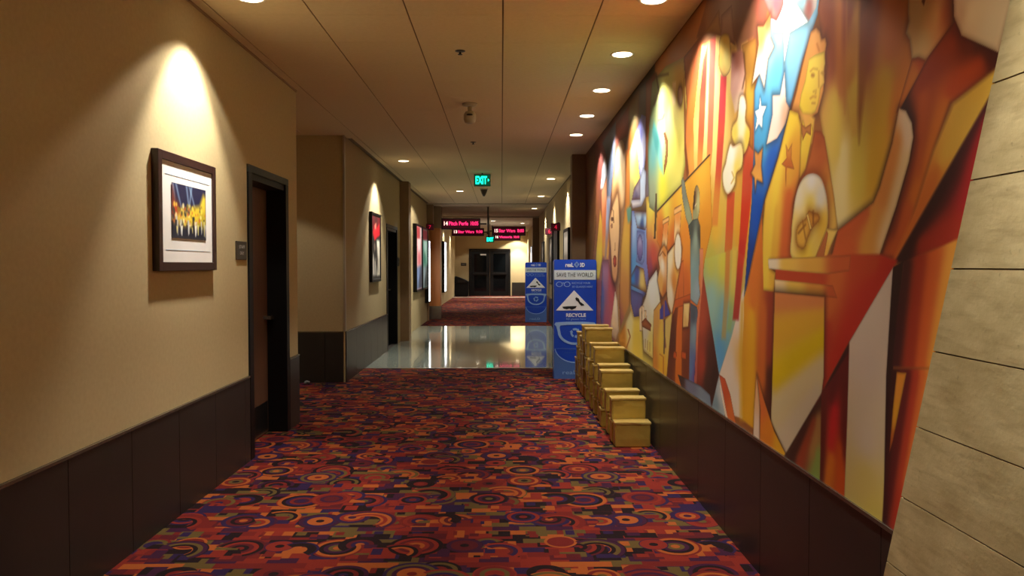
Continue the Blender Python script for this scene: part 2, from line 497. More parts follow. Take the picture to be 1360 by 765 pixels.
# left wall, near, with its door opening
D1a, D1b, D1h = 5.87, 6.85, 2.23
wl = S(boxes('wall_left', [(XL-.2, XL, Y_BACK, D1a, 0, CEIL), (XL-.2, XL, D1a, D1b, D1h, CEIL), (XL-.2, XL, D1b, Y_A0, 0, CEIL)], M['wallcover']), 'beige textured wall on the left with framed picture and door', 'wall')
def wainscot(parent, axis, fixed, sgn, a0, a1, step=.58, phase=0.0, mt='wainscot'):
    """upright dark tiles, each its own piece, proud of the wall by 14 mm"""
    boxes('wainscot_backing', [(min(fixed, fixed+sgn*.004), max(fixed, fixed+sgn*.004), a0, a1, 0, WH)] if axis == 'y' else
          [(a0, a1, min(fixed, fixed+sgn*.004), max(fixed, fixed+sgn*.004), 0, WH)], M['grout'], parent)
    e = [a0] + [x for x in [phase + step*k for k in range(-40, 80)] if a0+.03 < x < a1-.03] + [a1]
    for p, q in zip(e, e[1:]):
        f0, f1 = sorted((fixed+sgn*.004, fixed+sgn*.014))
        if axis == 'y': boxes('wainscot_tile', [(f0, f1, p+.0025, q-.0025, 0, WH-.014)], M[mt], parent)
        else: boxes('wainscot_tile', [(p+.0025, q-.0025, f0, f1, 0, WH-.014)], M[mt], parent)
    f0, f1 = sorted((fixed, fixed+sgn*.018))
    boxes('wainscot_cap', [(f0, f1, a0, a1, WH-.014, WH)] if axis == 'y' else [(a0, a1, f0, f1, WH-.014, WH)], M['wainscot_trim'], parent)
wainscot(wl, 'y', XL, 1, Y_BACK, D1a-.06, phase=3.95)
wainscot(wl, 'y', XL, 1, D1b+.06, Y_A0, phase=3.95)

def hall_door(name, X, y0, y1, h, label, sgn=1, leaf='door_wood', swing_side=True, frame='black_frame', parts=True):
    """door in a side wall: frame, recessed leaf, kick plate, lever; sgn=+1 when the hallway is at +x"""
    d = empty(name, (X, (y0+y1)/2, 0)); S(d, label, 'door')
    w = y1-y0
    def bx(nm, x0, x1, a, b, z0, z1, m):
        xs = sorted((sgn*x0, sgn*x1)); return boxes(nm, [(xs[0], xs[1], a, b, z0, z1)], M[m], d)
    bx('jamb', -.198, .015, -w/2-.05, -w/2+.035, 0, h-.001, frame)
    bx('jamb', -.198, .015, w/2-.035, w/2+.05, 0, h-.001, frame)
    bx('header', -.198, .015, -w/2-.05, w/2+.05, h-.0005, h+.055, 'green_frame')
    bx('stop', -.198, .0, -w/2+.035, w/2-.035, h-.05, h-.001, frame)
    lf = bx('leaf', -.19, -.155, -w/2+.04, w/2-.04, .01, h-.052, leaf)
    k = bx('kick_plate', -.155, -.152, -w/2+.06, w/2-.06, .03, .28, 'kick'); k.parent = lf
    hd = bx('handle', -.154, -.09, w/2-.16, w/2-.06, 1.0, 1.03, 'chrome'); hd.parent = lf
    return d
hall_door('door_1', XL, D1a, D1b, D1h-.06, 'recessed brown wooden door in dark frame on the near left wall')

# side hallway on the left
wa = S(boxes('wall_alcove', [(-4.6, XL2, Y_A1, Y_A1+.15, 0, CEIL)], M['wallcover']), 'beige wall of the side hallway facing the viewer', 'wall')
wainscot(wa, 'x', Y_A1, -1, -4.5, XL2-.02, phase=XL2-.25)
S(boxes('wall_alcove_near', [(-4.6, XL-.2, Y_A0-.15, Y_A0, 0, CEIL)], M['wallcover']), 'near side wall of the left side hallway', 'wall')
S(boxes('wall_alcove_end', [(-4.7, -4.6, Y_A0-.15, Y_A1+.15, 0, CEIL)], M['wallcover']), 'end wall of the left side hallway', 'wall')

# left wall, far
D2a, D2b = 13.26, 14.5
w2 = S(boxes('wall_left_far', [(XL2-.2, XL2, Y_A1+.15, D2a, 0, CEIL), (XL2-.2, XL2, D2a, D2b, 2.18, CEIL), (XL2-.2, XL2, D2b, 20.4, 0, CEIL)], M['wallcover']), 'beige left wall beyond the side hallway', 'wall')
wainscot(w2, 'y', XL2, 1, Y_A1+.02, D2a-.06, phase=10.4)
hall_door('door_2', XL2, D2a, D2b, 2.12, 'black door in reddish dark frame beside the red film poster', leaf='black_frame')
S(boxes('trim_5', [(XL2-.012, XL2+.012, Y_A1-.022, Y_A1+.03, WH, CEIL)], M['metal_strip']), 'metal guard on the corner of the side hallway', 'trim')
S(boxes('trim_6', [(XL2, -1.79, 15.0, 15.35, .0, CEIL)], M['pilaster']), 'dark brown pilaster left of the polished tile floor', 'pilaster')
S(boxes('trim_7', [(XL2-.14, -1.93, 20.4, 20.7, 0, CEIL-.02)], M['pilaster']), 'dark pilaster past the two framed posters on the left', 'pilaster')
S(boxes('trim_8', [(-1.93, -1.8, 20.4, 20.7, 2.5, CEIL-.02)], M['pilaster']), 'dark stub of beam above the lit poster on the left', 'trim')
S(boxes('wall_left_end', [(XL3-.15, XL3, 20.4, Y_END, 0, CEIL)], M['wallcover']), 'far left wall close to the dark double doors', 'wall')
wp = empty('wood_pilaster', (-1.78, 21.0, 0)); S(wp, 'orange wooden pilaster with metal base on the left', 'pilaster')
boxes('shaft', [(-.42, .12, 0, .45, .36, 2.47)], M['orange_wood'], wp)
boxes('base', [(-.42, .14, -.02, .47, 0, .36)], M['chrome'], wp)
boxes('capital', [(-.42, .14, -.02, .47, 2.47, CEIL-.02)], M['pilaster'], wp)

# right wall
Y_P = 11.3                                   # pilaster at the far end of the mural
wr = S(boxes('wall_right', [(XR, XR+.15, Y_BACK, Y_END, 0, CEIL)], M['wallcover']), 'right wall carrying the mural and far posters', 'wall')
wainscot(wr, 'y', XR, -1, 1.9, Y_P, phase=3.62)
wainscot(wr, 'y', XR, -1, Y_P+.3, 16.5, phase=3.62)
wainscot(wr, 'y', XR, -1, 18.3, 25.5, phase=3.62)
S(boxes('trim_9', [(1.03, XR, Y_P, Y_P+.3, 0, CEIL)], M['pilaster']), 'brown pilaster at the far end of the mural', 'pilaster')
S(boxes('trim_10', [(1.03, XR, 25.5, 25.9, 0, CEIL-.06)], M['pilaster']), 'dark pilaster on the far right wall behind the hanging signs', 'pilaster')
# far right black door, set on the wall face
d3 = empty('door_3', (XR, 17.4, 0)); S(d3, 'black door on the right wall behind the nearer blue stand', 'door')
boxes('jamb', [(-.05, 0, -.88, -.80, 0, 2.3)], M['black_frame'], d3); boxes('jamb', [(-.05, 0, .80, .88, 0, 2.3)], M['black_frame'], d3)
boxes('header', [(-.05, 0, -.88, .88, 2.3, 2.38)], M['black_frame'], d3)
for s in (-1, 1):
    lf = boxes('leaf', [(-.02, 0, min(0, s*.798)+.002, max(0, s*.798)-.002, .01, 2.298)], M['black_frame'], d3)
    boxes('handle', [(-.05, -.02, s*.1-.015, s*.1+.015, .9, 1.2)], M['chrome'], lf)

# back and end walls
S(boxes('wall_back', [(XL-.15, XR+.15, Y_BACK-.15, Y_BACK, 0, CEIL)], M['wallcover']), 'wall closing the hallway behind the viewer', 'wall')
we = S(boxes('wall_end', [(XL3-.15, XR+.15, Y_END, Y_END+.15, 0, CEIL)], M['wallcover']), 'cream end wall around the dark double doors', 'wall')
wainscot(we, 'x', Y_END, -1, .50, XR-.02, phase=.6)
wainscot(we, 'x', Y_END, -1, XL3+.02, -1.6, phase=-2)

# double doors at the end
d4 = empty('door_4', (-.555, Y_END, 0)); S(d4, 'dark double glass doors at the end of the hallway', 'door')
boxes('jamb', [(-.985, -.91, -.06, 0, 0, 2.16)], M['black_frame'], d4); boxes('jamb', [(.91, .985, -.06, 0, 0, 2.16)], M['black_frame'], d4)
boxes('header', [(-.985, .985, -.06, 0, 2.16, 2.24)], M['black_frame'], d4)
for s in (-1, 1):
    x0, x1 = sorted((s*.01, s*.905))
    lf = boxes('leaf', [(x0, x0+.16, -.04, 0, .01, 2.15), (x1-.16, x1, -.04, 0, .01, 2.15), (x0+.16, x1-.16, -.04, 0, .01, .22), (x0+.16, x1-.16, -.04, 0, 2.0, 2.15), (x0+.16, x1-.16, -.04, 0, .98, 1.14)], M['black_frame'], d4)
    boxes('glass_pane', [(x0+.16, x1-.16, -.022, -.014, .22, .98)], M['dark_glass'], lf)
    boxes('glass_pane', [(x0+.16, x1-.16, -.022, -.014, 1.14, 2.0)], M['dark_glass'], lf)
    boxes('push_bar', [(x0+.1, x1-.1, -.08, -.04, 1.03, 1.09)], M['kick'], lf)
    if s < 0: boxes('sticker', [(x1-.44, x1-.16, -.046, -.041, 1.93, 2.0)], M['white_print'], lf)

# ------------------------------------------------------------------ stone wall with a leaning end, right foreground
sw = S(boxes('wall_stone', [(1.225, 1.239, Y_BACK, 1.44, 0, CEIL)], M['stone_joint']), 'pale stone clad wall with slanted end beside the mural', 'wall')
XS = 1.20
(_ya, _za), (_yb, _zb) = on_x(1187, 703, XS), on_x(1341, 3, XS)      # its slanted end runs between these two points
SEK = (_yb-_ya)/(_zb-_za); SE0 = _ya-SEK*_za
zs = [0, .0925, .32, .5475, .775, 1.0025, 1.23, 1.46, 1.6865, 1.913, 2.14, 2.368, 2.595, 2.823, CEIL]
for i, (z0, z1) in enumerate(zip(zs, zs[1:])):
    a, b = z0+.0022, z1-.0022
    cut = .55 + .35*(i % 2) - .9
    prism('stone_block', [(cut+.0025, a), (SE0+SEK*a, a), (SE0+SEK*b, b), (cut+.0025, b)], 'x', XS, 1.238, M['stone'], sw)
    prism('stone_block', [(Y_BACK, a), (cut-.0025, a), (cut-.0025, b), (Y_BACK, b)], 'x', XS, 1.238, M['stone'], sw)
prism('joint_bed', [(-.9, 0), (SE0-.006, 0), (SE0+SEK*CEIL-.006, CEIL), (-.9, CEIL)], 'x', XS+.004, 1.2385, M['stone_joint'], sw)

# ------------------------------------------------------------------ the mural (flat print on the right wall)
XM = 1.228
def mur(px, py): return on_x(px, py, XM)
H1, H2 = (.10, .55), (.06, .6)             # soft dark airbrush halos around shapes (as printed)
E1, E2 = (.06, .5), (.03, .6)
SM = {'smooth': True}
def o(**k): return k
CREAM, PINK, GOLD, ORNG, RED, DKRED, BLK = (236,222,200), (226,200,176), (222,178,66), (214,126,50), (188,70,42), (120,40,28), (52,24,18)
MUR = [
 # far end: dark red and slate columns, woman's long face
 ([(770,150),(870,70),(870,520),(770,520)], [(785,220,(96,44,32)),(800,200,(92,42,38)),(790,300,(140,84,50)),(800,420,(150,90,100)),(850,130,(70,60,50)),(840,420,(190,150,80))]),
 ([(776,215),(790,190),(792,300),(784,380),(776,380)], [(780,230,(92,44,28)),(786,330,(126,80,40))], o(edge=E1)),
 ([(792,330),(797,275),(801,300),(800,345),(796,372),(790,372)], [(796,300,(206,158,70)),(796,350,(224,196,70))], o(edge=E2)),
 ([(799,255),(803,236),(809,230),(811,300),(808,345),(800,340)], [(804,245,(226,150,110)),(804,300,(206,110,70)),(804,335,(200,150,70))], o(soft=.05)),
 ([(797,252),(800,222),(803,207),(806,215),(806,235),(801,252)], [(802,225,(214,222,236)),(800,250,(230,220,215))], o(edge=E2)),
 ([(800,190),(818,160),(816,215),(811,262),(806,262),(806,210)], [(808,190,(58,60,66)),(812,240,(110,122,150))], o(soft=.04)),
 ([(806,262),(811,262),(809,300),(805,345),(803,345)], [(807,280,(150,160,190)),(805,330,(150,120,110))], o(soft=.04)),
 ([(818,166),(837,138),(835,180),(826,185),(819,200)], [(826,165,(150,64,40)),(834,150,(120,52,34))], o(edge=(.08,.6))),
 ([(835,140),(849,118),(848,165),(840,205),(833,205),(834,180)], [(840,150,(86,80,54)),(838,195,(140,84,40))], o(edge=E1)),
 ([(812,262),(816,215),(820,195),(824,186),(829,191),(831,215),(831,245),(828,275),(818,285)], [(823,200,(240,224,196)),(824,240,(238,206,156)),(820,270,(216,150,86))], o(smooth=True, edge=E1)),
 ([(831,200),(838,195),(838,285),(836,470),(826,480),(822,400),(824,330),(830,270)], [(834,240,(196,120,60)),(832,330,(206,160,70)),(830,390,(196,134,70)),(826,450,(150,72,90))], o(edge=E1)),
 ([(832,278),(838,272),(840,292),(834,296)], [(836,285,(96,140,120)),], o(soft=.05)),
 ([(800,345),(808,345),(812,365),(818,382),(812,450),(803,470),(797,420)], [(804,360,(160,110,140)),(812,380,(184,80,86)),(806,430,(170,86,110)),(799,395,(84,98,164))], o(edge=E1)),
 ([(817,262),(821,258),(823,300),(821,340),(820,364),(817,376),(813,366),(811,330),(809,300),(811,283)], [(817,285,(222,178,126)),(816,330,(226,182,134)),(816,368,(214,154,106))], o(smooth=True, edge=E2, halo=(.08,.5))),
 (stroke([(811,281),(813,277),(815,281),(815,296)],1.1), (96,52,30)), (ellipse(813,291,1.6,3), (90,54,40)), (ellipse(812.5,300,1.5,3.4), (150,100,70)),
 (ellipse(816.6,347,2.4,8), [(816,343,(206,90,66)),(817,352,(170,60,48))], o(edge=E2)), (stroke([(817,322),(816.6,333)],1), (160,100,66)),
 ([(817,385),(820,400),(822,440),(818,452),(812,446),(811,432)], [(818,395,(236,220,200)),(816,440,(214,186,160))], o(edge=(.03,.3))),
 ([(836,404),(838,412),(826,455),(822,440)], [(830,430,(150,120,70))], o(soft=.05)),
 # blue projector tower
 ([(836,200),(845,170),(851,225),(849,262),(836,276)], [(842,200,(236,214,150)),(845,230,(226,214,110)),(841,262,(150,140,90))], o(edge=E2)),
 ([(845,176),(852,152),(858,155),(858,205),(853,245),(849,230)], [(852,170,(120,124,196)),(853,200,(206,212,240)),(853,225,(190,196,232))], o(edge=(.04,.6,(60,60,120)))),
 ([(858,110),(870,95),(868,150),(862,270),(857,262)], [(864,120,(116,66,42)),(860,200,(150,84,44)),(860,250,(108,100,110))], o(edge=E1)),
 ([(842,250),(850,236),(851,266),(839,266)], [(846,246,(150,140,150)),(845,262,(84,76,104))], o(edge=E2)),
 ([(838,266),(850,265),(850,238),(854,222),(858,228),(857,262),(852,274),(840,277)], [(853,240,(190,204,226)),(846,270,(238,232,230))], o(edge=(.03,.5,(60,60,90)))),
 ([(839,280),(846,281),(864,282),(863,345),(862,385),(850,400),(838,392),(838,330)], [(841,300,(150,176,214)),(852,320,(90,110,170)),(861,310,(140,160,206)),(842,360,(90,150,206)),(860,370,(120,120,186))], o(edge=(.06,.6,(46,52,110)), halo=H2)),
 ([(842,281),(864,282),(857,306),(846,303)], [(850,283,(184,210,228)),(858,286,(170,198,222)),(852,303,(46,64,116))], o(edge=E2)),
 ([(846,306),(856,308),(856,346),(853,352),(845,348)], [(850,325,(124,140,190))], o(edge=(.04,.5,(50,56,110)))),
 (ellipse(850,329,4,18,24), [(850,315,(160,150,190)),(850,340,(110,96,150))], o(edge=(.035,.8,(50,50,100)))),
 ([(845,352),(855,357),(860,390),(838,379),(838,366)], [(840,370,(60,130,206)),(846,360,(70,80,150)),(853,372,(216,190,110)),(857,386,(196,160,90))], o(edge=E2)),
 ([(838,384),(854,391),(853,408),(849,420),(842,421),(838,404)], [(845,395,(90,92,150)),(846,415,(96,78,130))], o(edge=(.03,.6,(40,36,80)))),
 # rose panel, white block and yellow ground below it
 ([(858,262),(875,255),(880,320),(874,356),(862,374),(859,350)], [(866,270,(226,210,90)),(870,300,(222,170,80)),(868,340,(190,80,66)),(864,360,(140,60,86))], o(edge=(.05,.4))),
 ([(822,446),(838,412),(842,421),(849,421),(853,410),(868,420),(868,490),(835,478),(820,470)], [(836,430,(222,214,160)),(845,450,(228,198,84)),(860,470,(236,220,110)),(828,455,(196,130,60))], o(edge=(.03,.3))),
 (stroke([(834,437),(837,447),(832,462)],1.6), (150,84,40), o(soft=.012)),
 ([(872,358),(875,378),(877,402),(868,420),(867,476),(855,466),(852,410),(858,393),(862,373)], [(866,385,(226,226,218)),(858,430,(214,208,190)),(864,460,(226,210,120))], o(edge=(.02,.3), halo=H2)),
 (stroke([(851,440),(850.5,410),(853,407)],3), (232,206,164), o(edge=(.01,.5))), (stroke([(854.5,432),(854,406)],2.6), (236,214,176), o(edge=(.01,.5))), (stroke([(858,424),(857,412)],2.4), (226,196,150), o(edge=(.01,.5))), 
 ([(852,428),(857,422),(865,431),(864,440),(853,434)], [(858,430,(166,92,50))], o(edge=E2)),
 (stroke([(857,450),(857,462)],.9),(170,120,60)), (stroke([(860,452),(860,465)],.9),(170,120,60)), (stroke([(863,454),(863,467)],.9),(170,120,60)),
 # yellow mask with crescent
 ([(866,110),(884,88),(908,76),(914,100),(912,160),(910,220),(905,250),(872,284),(862,275),(860,200)], [(870,150,(96,104,70)),(885,130,(170,160,80)),(890,160,(236,230,140)),(868,200,(92,150,150)),(878,180,(150,196,180)),(898,200,(234,222,110)),(880,250,(226,216,80)),(866,262,(150,160,130)),(902,110,(200,160,80))], o(edge=(.06,.5,(70,60,30)))),
 ([(868,160),(874,178),(879,200),(881,232),(876,222),(870,196),(866,176)], [(872,180,(60,120,120)),(878,215,(130,190,180))], o(soft=.05)),
 (stroke([(871,97),(875,120),(869,140)],2), (60,40,26), o(soft=.03)), (stroke([(870,102),(888,98)],2), (66,44,28), o(soft=.03)),
 (stroke([(874,160),(880,158),(882,152)],1.2), (90,90,50), o(soft=.02)),
 ([(881,176),(884,176),(887,186),(887.5,200),(886,216),(882,232),(882,220),(884.6,200),(883.6,188)], [(885,200,(150,104,60))], o(edge=E2)),
 ([(893,110),(898,108),(897,138),(893,140)], [(895,120,(226,196,140))], o(soft=.03)),
 (ellipse(903.5,127,3.2,13,20), [(903,122,(190,150,130)),(904,134,(220,196,170))], o(edge=(.03,.7), halo=(.04,.5))),
 # brown gable and striped curtain
 ([(908,76),(940,36),(960,10),(948,150),(925,330),(913,232),(909,200),(912,140)], [(915,100,(150,86,50)),(925,80,(140,70,44)),(916,160,(196,110,56)),(920,220,(220,150,74)),(930,150,(214,120,60))], o(edge=(.05,.6,(60,30,20)))),
 ([(921,160),(932,60),(990,10),(1000,150),(1003,250),(990,390),(976,470),(940,430),(934,365),(925,300),(922,240)], [(926,120,(226,170,90)),(940,150,(248,226,160)),(950,200,(246,214,130)),(935,260,(228,166,70)),(950,300,(226,176,70)),(945,350,(190,180,80)),(945,400,(140,186,180)),(960,380,(190,184,90)),(962,430,(110,170,190)),(985,300,(226,160,60)),(995,180,(196,130,60))]),
 ([(929,130),(934,80),(940,60),(938,110),(935,180),(930,250),(925,250)], [(934,100,(176,60,50)),(931,160,(214,90,64)),(928,230,(224,140,70))], o(soft=.02)),
 ([(943,48),(951,40),(949,120),(946,200),(940,270),(935,270),(939,200)], [(946,80,(206,86,76)),(944,150,(222,110,86)),(938,250,(226,150,76))], o(soft=.02)),
 ([(957,100),(965,100),(963,160),(957,245),(953,300),(945,300),(951,220)], [(961,120,(206,60,66)),(956,200,(206,80,62)),(949,280,(222,140,66))], o(soft=.02)),
 ([(966,255),(976,255),(973,320),(968,400),(964,450),(958,450),(962,340)], [(971,270,(206,84,52)),(967,350,(206,110,54)),(963,430,(160,140,90))], o(soft=.015)),
 ([(990,150),(1003,140),(1001,220),(997,270),(988,350),(978,425),(976,400),(983,300),(987,220)], [(996,170,(206,110,70)),(992,240,(206,80,56)),(990,290,(206,60,42)),(982,370,(176,52,42))], o(soft=.012)),
 # dark draperies at the ceiling
 ([(925,50),(945,-20),(1015,-70),(1022,0),(1016,32),(1008,36),(1004,70),(1000,50),(985,60),(982,95),(978,60),(968,45),(950,48),(936,60)], [(945,20,(126,84,54)),(965,20,(150,110,84)),(985,30,(116,72,48)),(1000,30,(110,66,46)),(1008,10,(120,60,48)),(930,50,(100,56,36))], o(soft=.03)),
 ([(936,44),(955,12),(958,48),(946,44)], [(948,30,(150,104,54))], o(edge=E1)), ([(958,20),(972,6),(976,60),(958,48)], [(966,30,(160,118,92))], o(edge=E1)),
 ([(985,60),(1004,50),(1006,75),(1002,120),(1000,200),(992,190),(988,150),(990,110)], [(995,80,(150,104,50)),(997,130,(204,160,66)),(996,180,(190,120,56))], o(edge=(.04,.5))),
 ([(972,70),(986,66),(990,100),(986,140),(976,150),(970,120)], [(978,80,(140,80,66)),(978,110,(210,160,146)),(980,140,(220,190,160))], o(soft=.02)),
 (stroke([(988,70),(990,98),(986,118)],1.6), (90,50,30), o(soft=.02)),
 # popcorn
 ([(957,48),(968,46),(971,70),(970,92),(962,102),(955,90),(955,70)], [(960,60,(226,190,80)),(964,80,(240,220,120)),(961,98,(238,196,110))], o(smooth=True, edge=E2)),
 ([(983,128),(988,127),(991,140),(990,160),(996,174),(993,195),(986,206),(978,196),(972,182),(973,168),(979,158),(981,140)], [(987,140,(238,232,220)),(985,170,(244,236,200)),(976,178,(236,210,100)),(993,182,(236,206,90))], o(smooth=True, edge=(.02,.6,(150,90,40)), halo=(.04,.5))),
 ([(970,191),(974,194),(984,190),(987,204),(985,222),(978,230),(976,245),(967,258),(961,248),(960,230),(964,216),(966,205)], [(972,205,(244,240,226)),(970,235,(240,236,214)),(978,225,(240,214,110))], o(smooth=True, edge=(.02,.6,(150,90,40)), halo=(.05,.55))),
 (stroke([(972,228),(975,236),(971,244)],1.2), (196,150,60), o(soft=.012)),
 # blue field and stars
 ([(1002,120),(1012,80),(1022,20),(1040,-40),(1100,-40),(1088,14),(1066,80),(1050,142),(1046,160),(1034,208),(1014,272),(992,378),(988,396),(993,330),(998,270),(1001,200)], [(1020,70,(150,200,222)),(1060,60,(146,206,242)),(1030,100,(110,190,232)),(1010,160,(84,160,206)),(1015,185,(80,160,210)),(1025,215,(46,90,186)),(1008,290,(34,78,180)),(996,350,(26,54,130)),(1044,20,(190,190,190))], o(edge=(.03,.6,(40,50,70)))),
 ([(1014,0),(1024,-40),(1042,-40),(1040,10),(1031,28),(1024,24),(1020,14)], [(1030,5,(220,76,84)),(1026,20,(190,100,90))], o(edge=E2)),
 ([(1060,8),(1062,-30),(1090,-40),(1084,10),(1074,28)], [(1066,0,(150,206,226)),(1074,12,(166,92,84)),(1084,0,(240,230,226))], o(soft=.01)),
 ([(1023.5,18),(1023,49),(1028,62),(1020,78),(1015,117),(1009,98),(999,112),(1007.5,59),(1006,35),(1014,35)], [(1020,25,(166,96,56)),(1012,45,(206,130,80)),(1020,62,(240,210,180)),(1010,95,(246,230,216))], o(edge=(.012,.4), halo=(.05,.6))),
 ([(1040.6,-30),(1040.6,6),(1028,42),(1040.6,43),(1041.5,84),(1049,43),(1073,29),(1058,6),(1056,-30)], [(1048,10,(255,253,248)),(1042,60,(250,246,240))], o(edge=(.01,.2), halo=(.05,.5,(70,70,60)))),
 ([(1042,95),(1044,135),(1049,144),(1043,165),(1032,184),(1018,192),(1026,152),(1026,126.5),(1036,126)], [(1041,110,(250,242,236)),(1030,150,(246,226,214)),(1044,150,(228,180,150)),(1022,185,(246,230,210))], o(edge=(.012,.4), halo=(.05,.6,(40,44,60)))),
 ([(1009.6,129),(1011,141),(1017.6,141),(1012.5,155),(1012,170),(1008,164),(1003,174),(1005.6,157),(1003,148),(1008,145)], (250,244,236), o(halo=(.03,.5,(40,60,90)))),
 ([(1013,196),(1011,220),(1013,243),(1005,239),(1003,254),(1002,237),(997.5,230),(1003,218),(1002,199.5),(1007,204)], [(1008,215,(216,146,80)),(1006,235,(236,170,86))], o(edge=(.015,.6), halo=(.03,.6))),
 # golden curtain behind the man
 ([(1090,44),(1086,14),(1096,-60),(1215,-60),(1206,20),(1203,44),(1209,54),(1212,79),(1228,80),(1196,145),(1190,170),(1168,250),(1160,270),(1113,306),(1108,290),(1100,215),(1093,180),(1088,150),(1098,90)], [(1100,-20,1104,90,(160,84,60)),(1118,-20,1116,120,(200,120,70)),(1135,0,1132,150,(206,156,76)),(1110,130,1112,200,(224,190,90)),(1120,200,1114,290,(236,214,150)),(1140,170,1140,240,(214,184,80)),(1160,0,1150,80,(140,66,42)),(1185,0,1185,60,(196,110,54)),(1175,110,1160,240,(214,164,60)),(1205,90,1192,150,(206,120,52))], o(edge=(.03,.35))),
 ([(1126,-60),(1143,-60),(1141,60),(1139,180),(1132,180),(1124,120)], [(1138,20,(196,140,72)),(1128,20,(150,74,50)),(1136,120,(222,186,86)),(1127,100,(200,130,66))], o(soft=.02)),
 ([(1143,-60),(1164,-60),(1155,60),(1141,190),(1139,150)], [(1146,0,(90,32,22)),(1152,30,(130,60,34)),(1143,120,(150,86,40))], o(soft=.03, a=.85)),
 ([(1119,-60),(1126,-60),(1124,80),(1122,150),(1118,100)], [(1122,20,(150,70,52)),(1122,110,(196,120,66))], o(soft=.03, a=.7)),
 # man in profile with bow tie
 ([(1077,42),(1084,37),(1089,42),(1091,52),(1096,50),(1098,58),(1096,70),(1094,120),(1086,150),(1070,160),(1050,150),(1058,120),(1066,85)], [(1084,48,(226,160,96)),(1074,60,(226,150,86)),(1062,130,(222,150,84)),(1070,90,(224,150,80))], o(edge=(.02,.5), halo=(.06,.6,(70,40,34)))),
 ([(1074,78),(1082,73),(1095,68),(1096,84),(1094,95),(1095,110),(1090,118),(1089,126),(1087,138),(1083,149),(1077,153),(1066,152),(1061,142),(1064,124),(1069,108)], [(1085,85,(236,206,96)),(1078,110,(238,206,90)),(1070,140,(234,198,80)),(1092,100,(232,186,100)),(1084,140,(230,190,86))], o(edge=(.02,.35))),
 (stroke([(1076,95),(1080,91),(1086,92)],1.5), (186,136,66), o(soft=.014)), (ellipse(1079.5,100,2.4,2.6), (160,108,56), o(soft=.014)), (stroke([(1091,96),(1094,99)],2.4), (176,124,62), o(soft=.014)),
 (stroke([(1087.5,94),(1087.5,116)],1.2), (190,136,60), o(soft=.012)), (stroke([(1080,122),(1084,120),(1083,125)],1.4), (186,136,66), o(soft=.014)), (stroke([(1076,131),(1080,128),(1084,129)],1.6), (190,126,62), o(soft=.014)), (stroke([(1078,137),(1083,137)],1.2), (176,116,60), o(soft=.012)),
 (stroke([(1085,58),(1088,68)],1.5), (190,110,60), o(soft=.015)),
 ([(1063,150),(1078,153),(1082,158),(1078,190),(1066,190),(1062,170)], [(1070,158,(226,166,90)),(1072,180,(226,180,80))], o(soft=.02)),
 ([(1082,173),(1090,174),(1095,182),(1100,212),(1108,262),(1113,305),(1100,310),(1099,280),(1094,250),(1085,234),(1072,240),(1060,262),(1076,205)], [(1088,182,(166,80,46)),(1090,210,(190,96,56)),(1100,250,(216,160,80)),(1105,290,(226,180,90)),(1080,225,(196,104,60)),(1096,240,(206,120,60))], o(edge=(.02,.4))),
 ([(1049,146),(1060,150),(1064,166),(1064,200),(1062,236),(1053,270),(1051,310),(1052,344),(1022,346),(1022,356),(1030,362),(1028,388),(1011,386),(1013,300),(1016,266),(1034,208)], [(1052,155,1040,190,(240,202,80)),(1036,205,1016,380,(244,206,84)),(1052,200,1048,240,(226,160,70)),(1048,260,1042,340,(208,98,56)),(1030,280,1026,360,(232,176,74))], o(edge=(.025,.45), halo=(.05,.5))),
 ([(1066,158),(1070,170),(1078,165),(1080,175),(1075,200),(1070,225),(1062,238),(1063,200)], [(1067,190,(240,204,84)),(1074,185,(238,196,80)),(1066,225,(230,180,76))], o(edge=(.015,.5))),
 ([(1064,164),(1070,169),(1077,164),(1077,180),(1071,176),(1066,187)], [(1070,172,(186,116,66))], o(edge=(.015,.5))),
 ([(1052,190),(1051,210),(1055,225),(1045,222.5),(1043.5,254),(1043,222),(1038,218),(1044.6,210),(1043.5,191),(1047,199.5)], [(1048,200,(204,130,66)),(1046,220,(190,96,50))], o(edge=(.012,.4))),
 # cream forearm, shoulder and profile at upper right
 ([(1206,-60),(1206,19),(1207,28),(1203,44),(1208,53),(1211,78),(1220,76),(1228,79),(1233,76),(1263,34),(1268,25),(1268,-60)], [(1215,20,(224,186,130)),(1220,60,(220,180,120)),(1240,20,(216,150,90)),(1258,15,(196,96,54))], o(edge=(.02,.4))),
 ([(1226,-6),(1229,0),(1227,8),(1224,2)], (110,56,34)), 
 ([(1211,78),(1220,76),(1229,80),(1226,92),(1196,145),(1190,150)], [(1215,100,(206,120,54)),(1222,84,(180,76,44))], o(edge=(.02,.5))),
 ([(1266,-60),(1267,22),(1277,47),(1326,70),(1350,-20),(1360,-60)], [(1290,20,(226,190,140)),(1320,40,(226,196,150)),(1275,20,(200,150,110))], o(edge=(.02,.4), halo=(.09,.85,(48,14,14)))),
 ([(1263,34),(1269,28),(1277,48),(1326,70),(1323,92),(1262,138),(1240,200),(1215,280),(1196,345),(1170,340),(1190,276),(1208,214),(1213,182),(1211,164),(1203,147),(1195,146),(1233,75)], [(1300,62,1324,80,(66,20,20)),(1270,40,1285,55,(96,30,24)),(1262,60,1225,110,(150,56,36)),(1300,85,1262,120,(196,76,44)),(1200,140,1210,165,(66,26,24)),(1226,130,1222,230,(190,88,48)),(1256,140,1215,260,(216,120,54)),(1216,190,1185,300,(130,50,34)),(1205,280,1190,335,(206,96,52))], o(edge=(.02,.45,(44,12,14)))),
 ([(1323,92),(1318,128),(1250,240),(1191,346),(1186,345),(1216,275),(1240,200),(1266,138)], [(1318,105,1250,215,(240,190,84)),(1245,225,1195,335,(216,118,58))], o(soft=.02)),
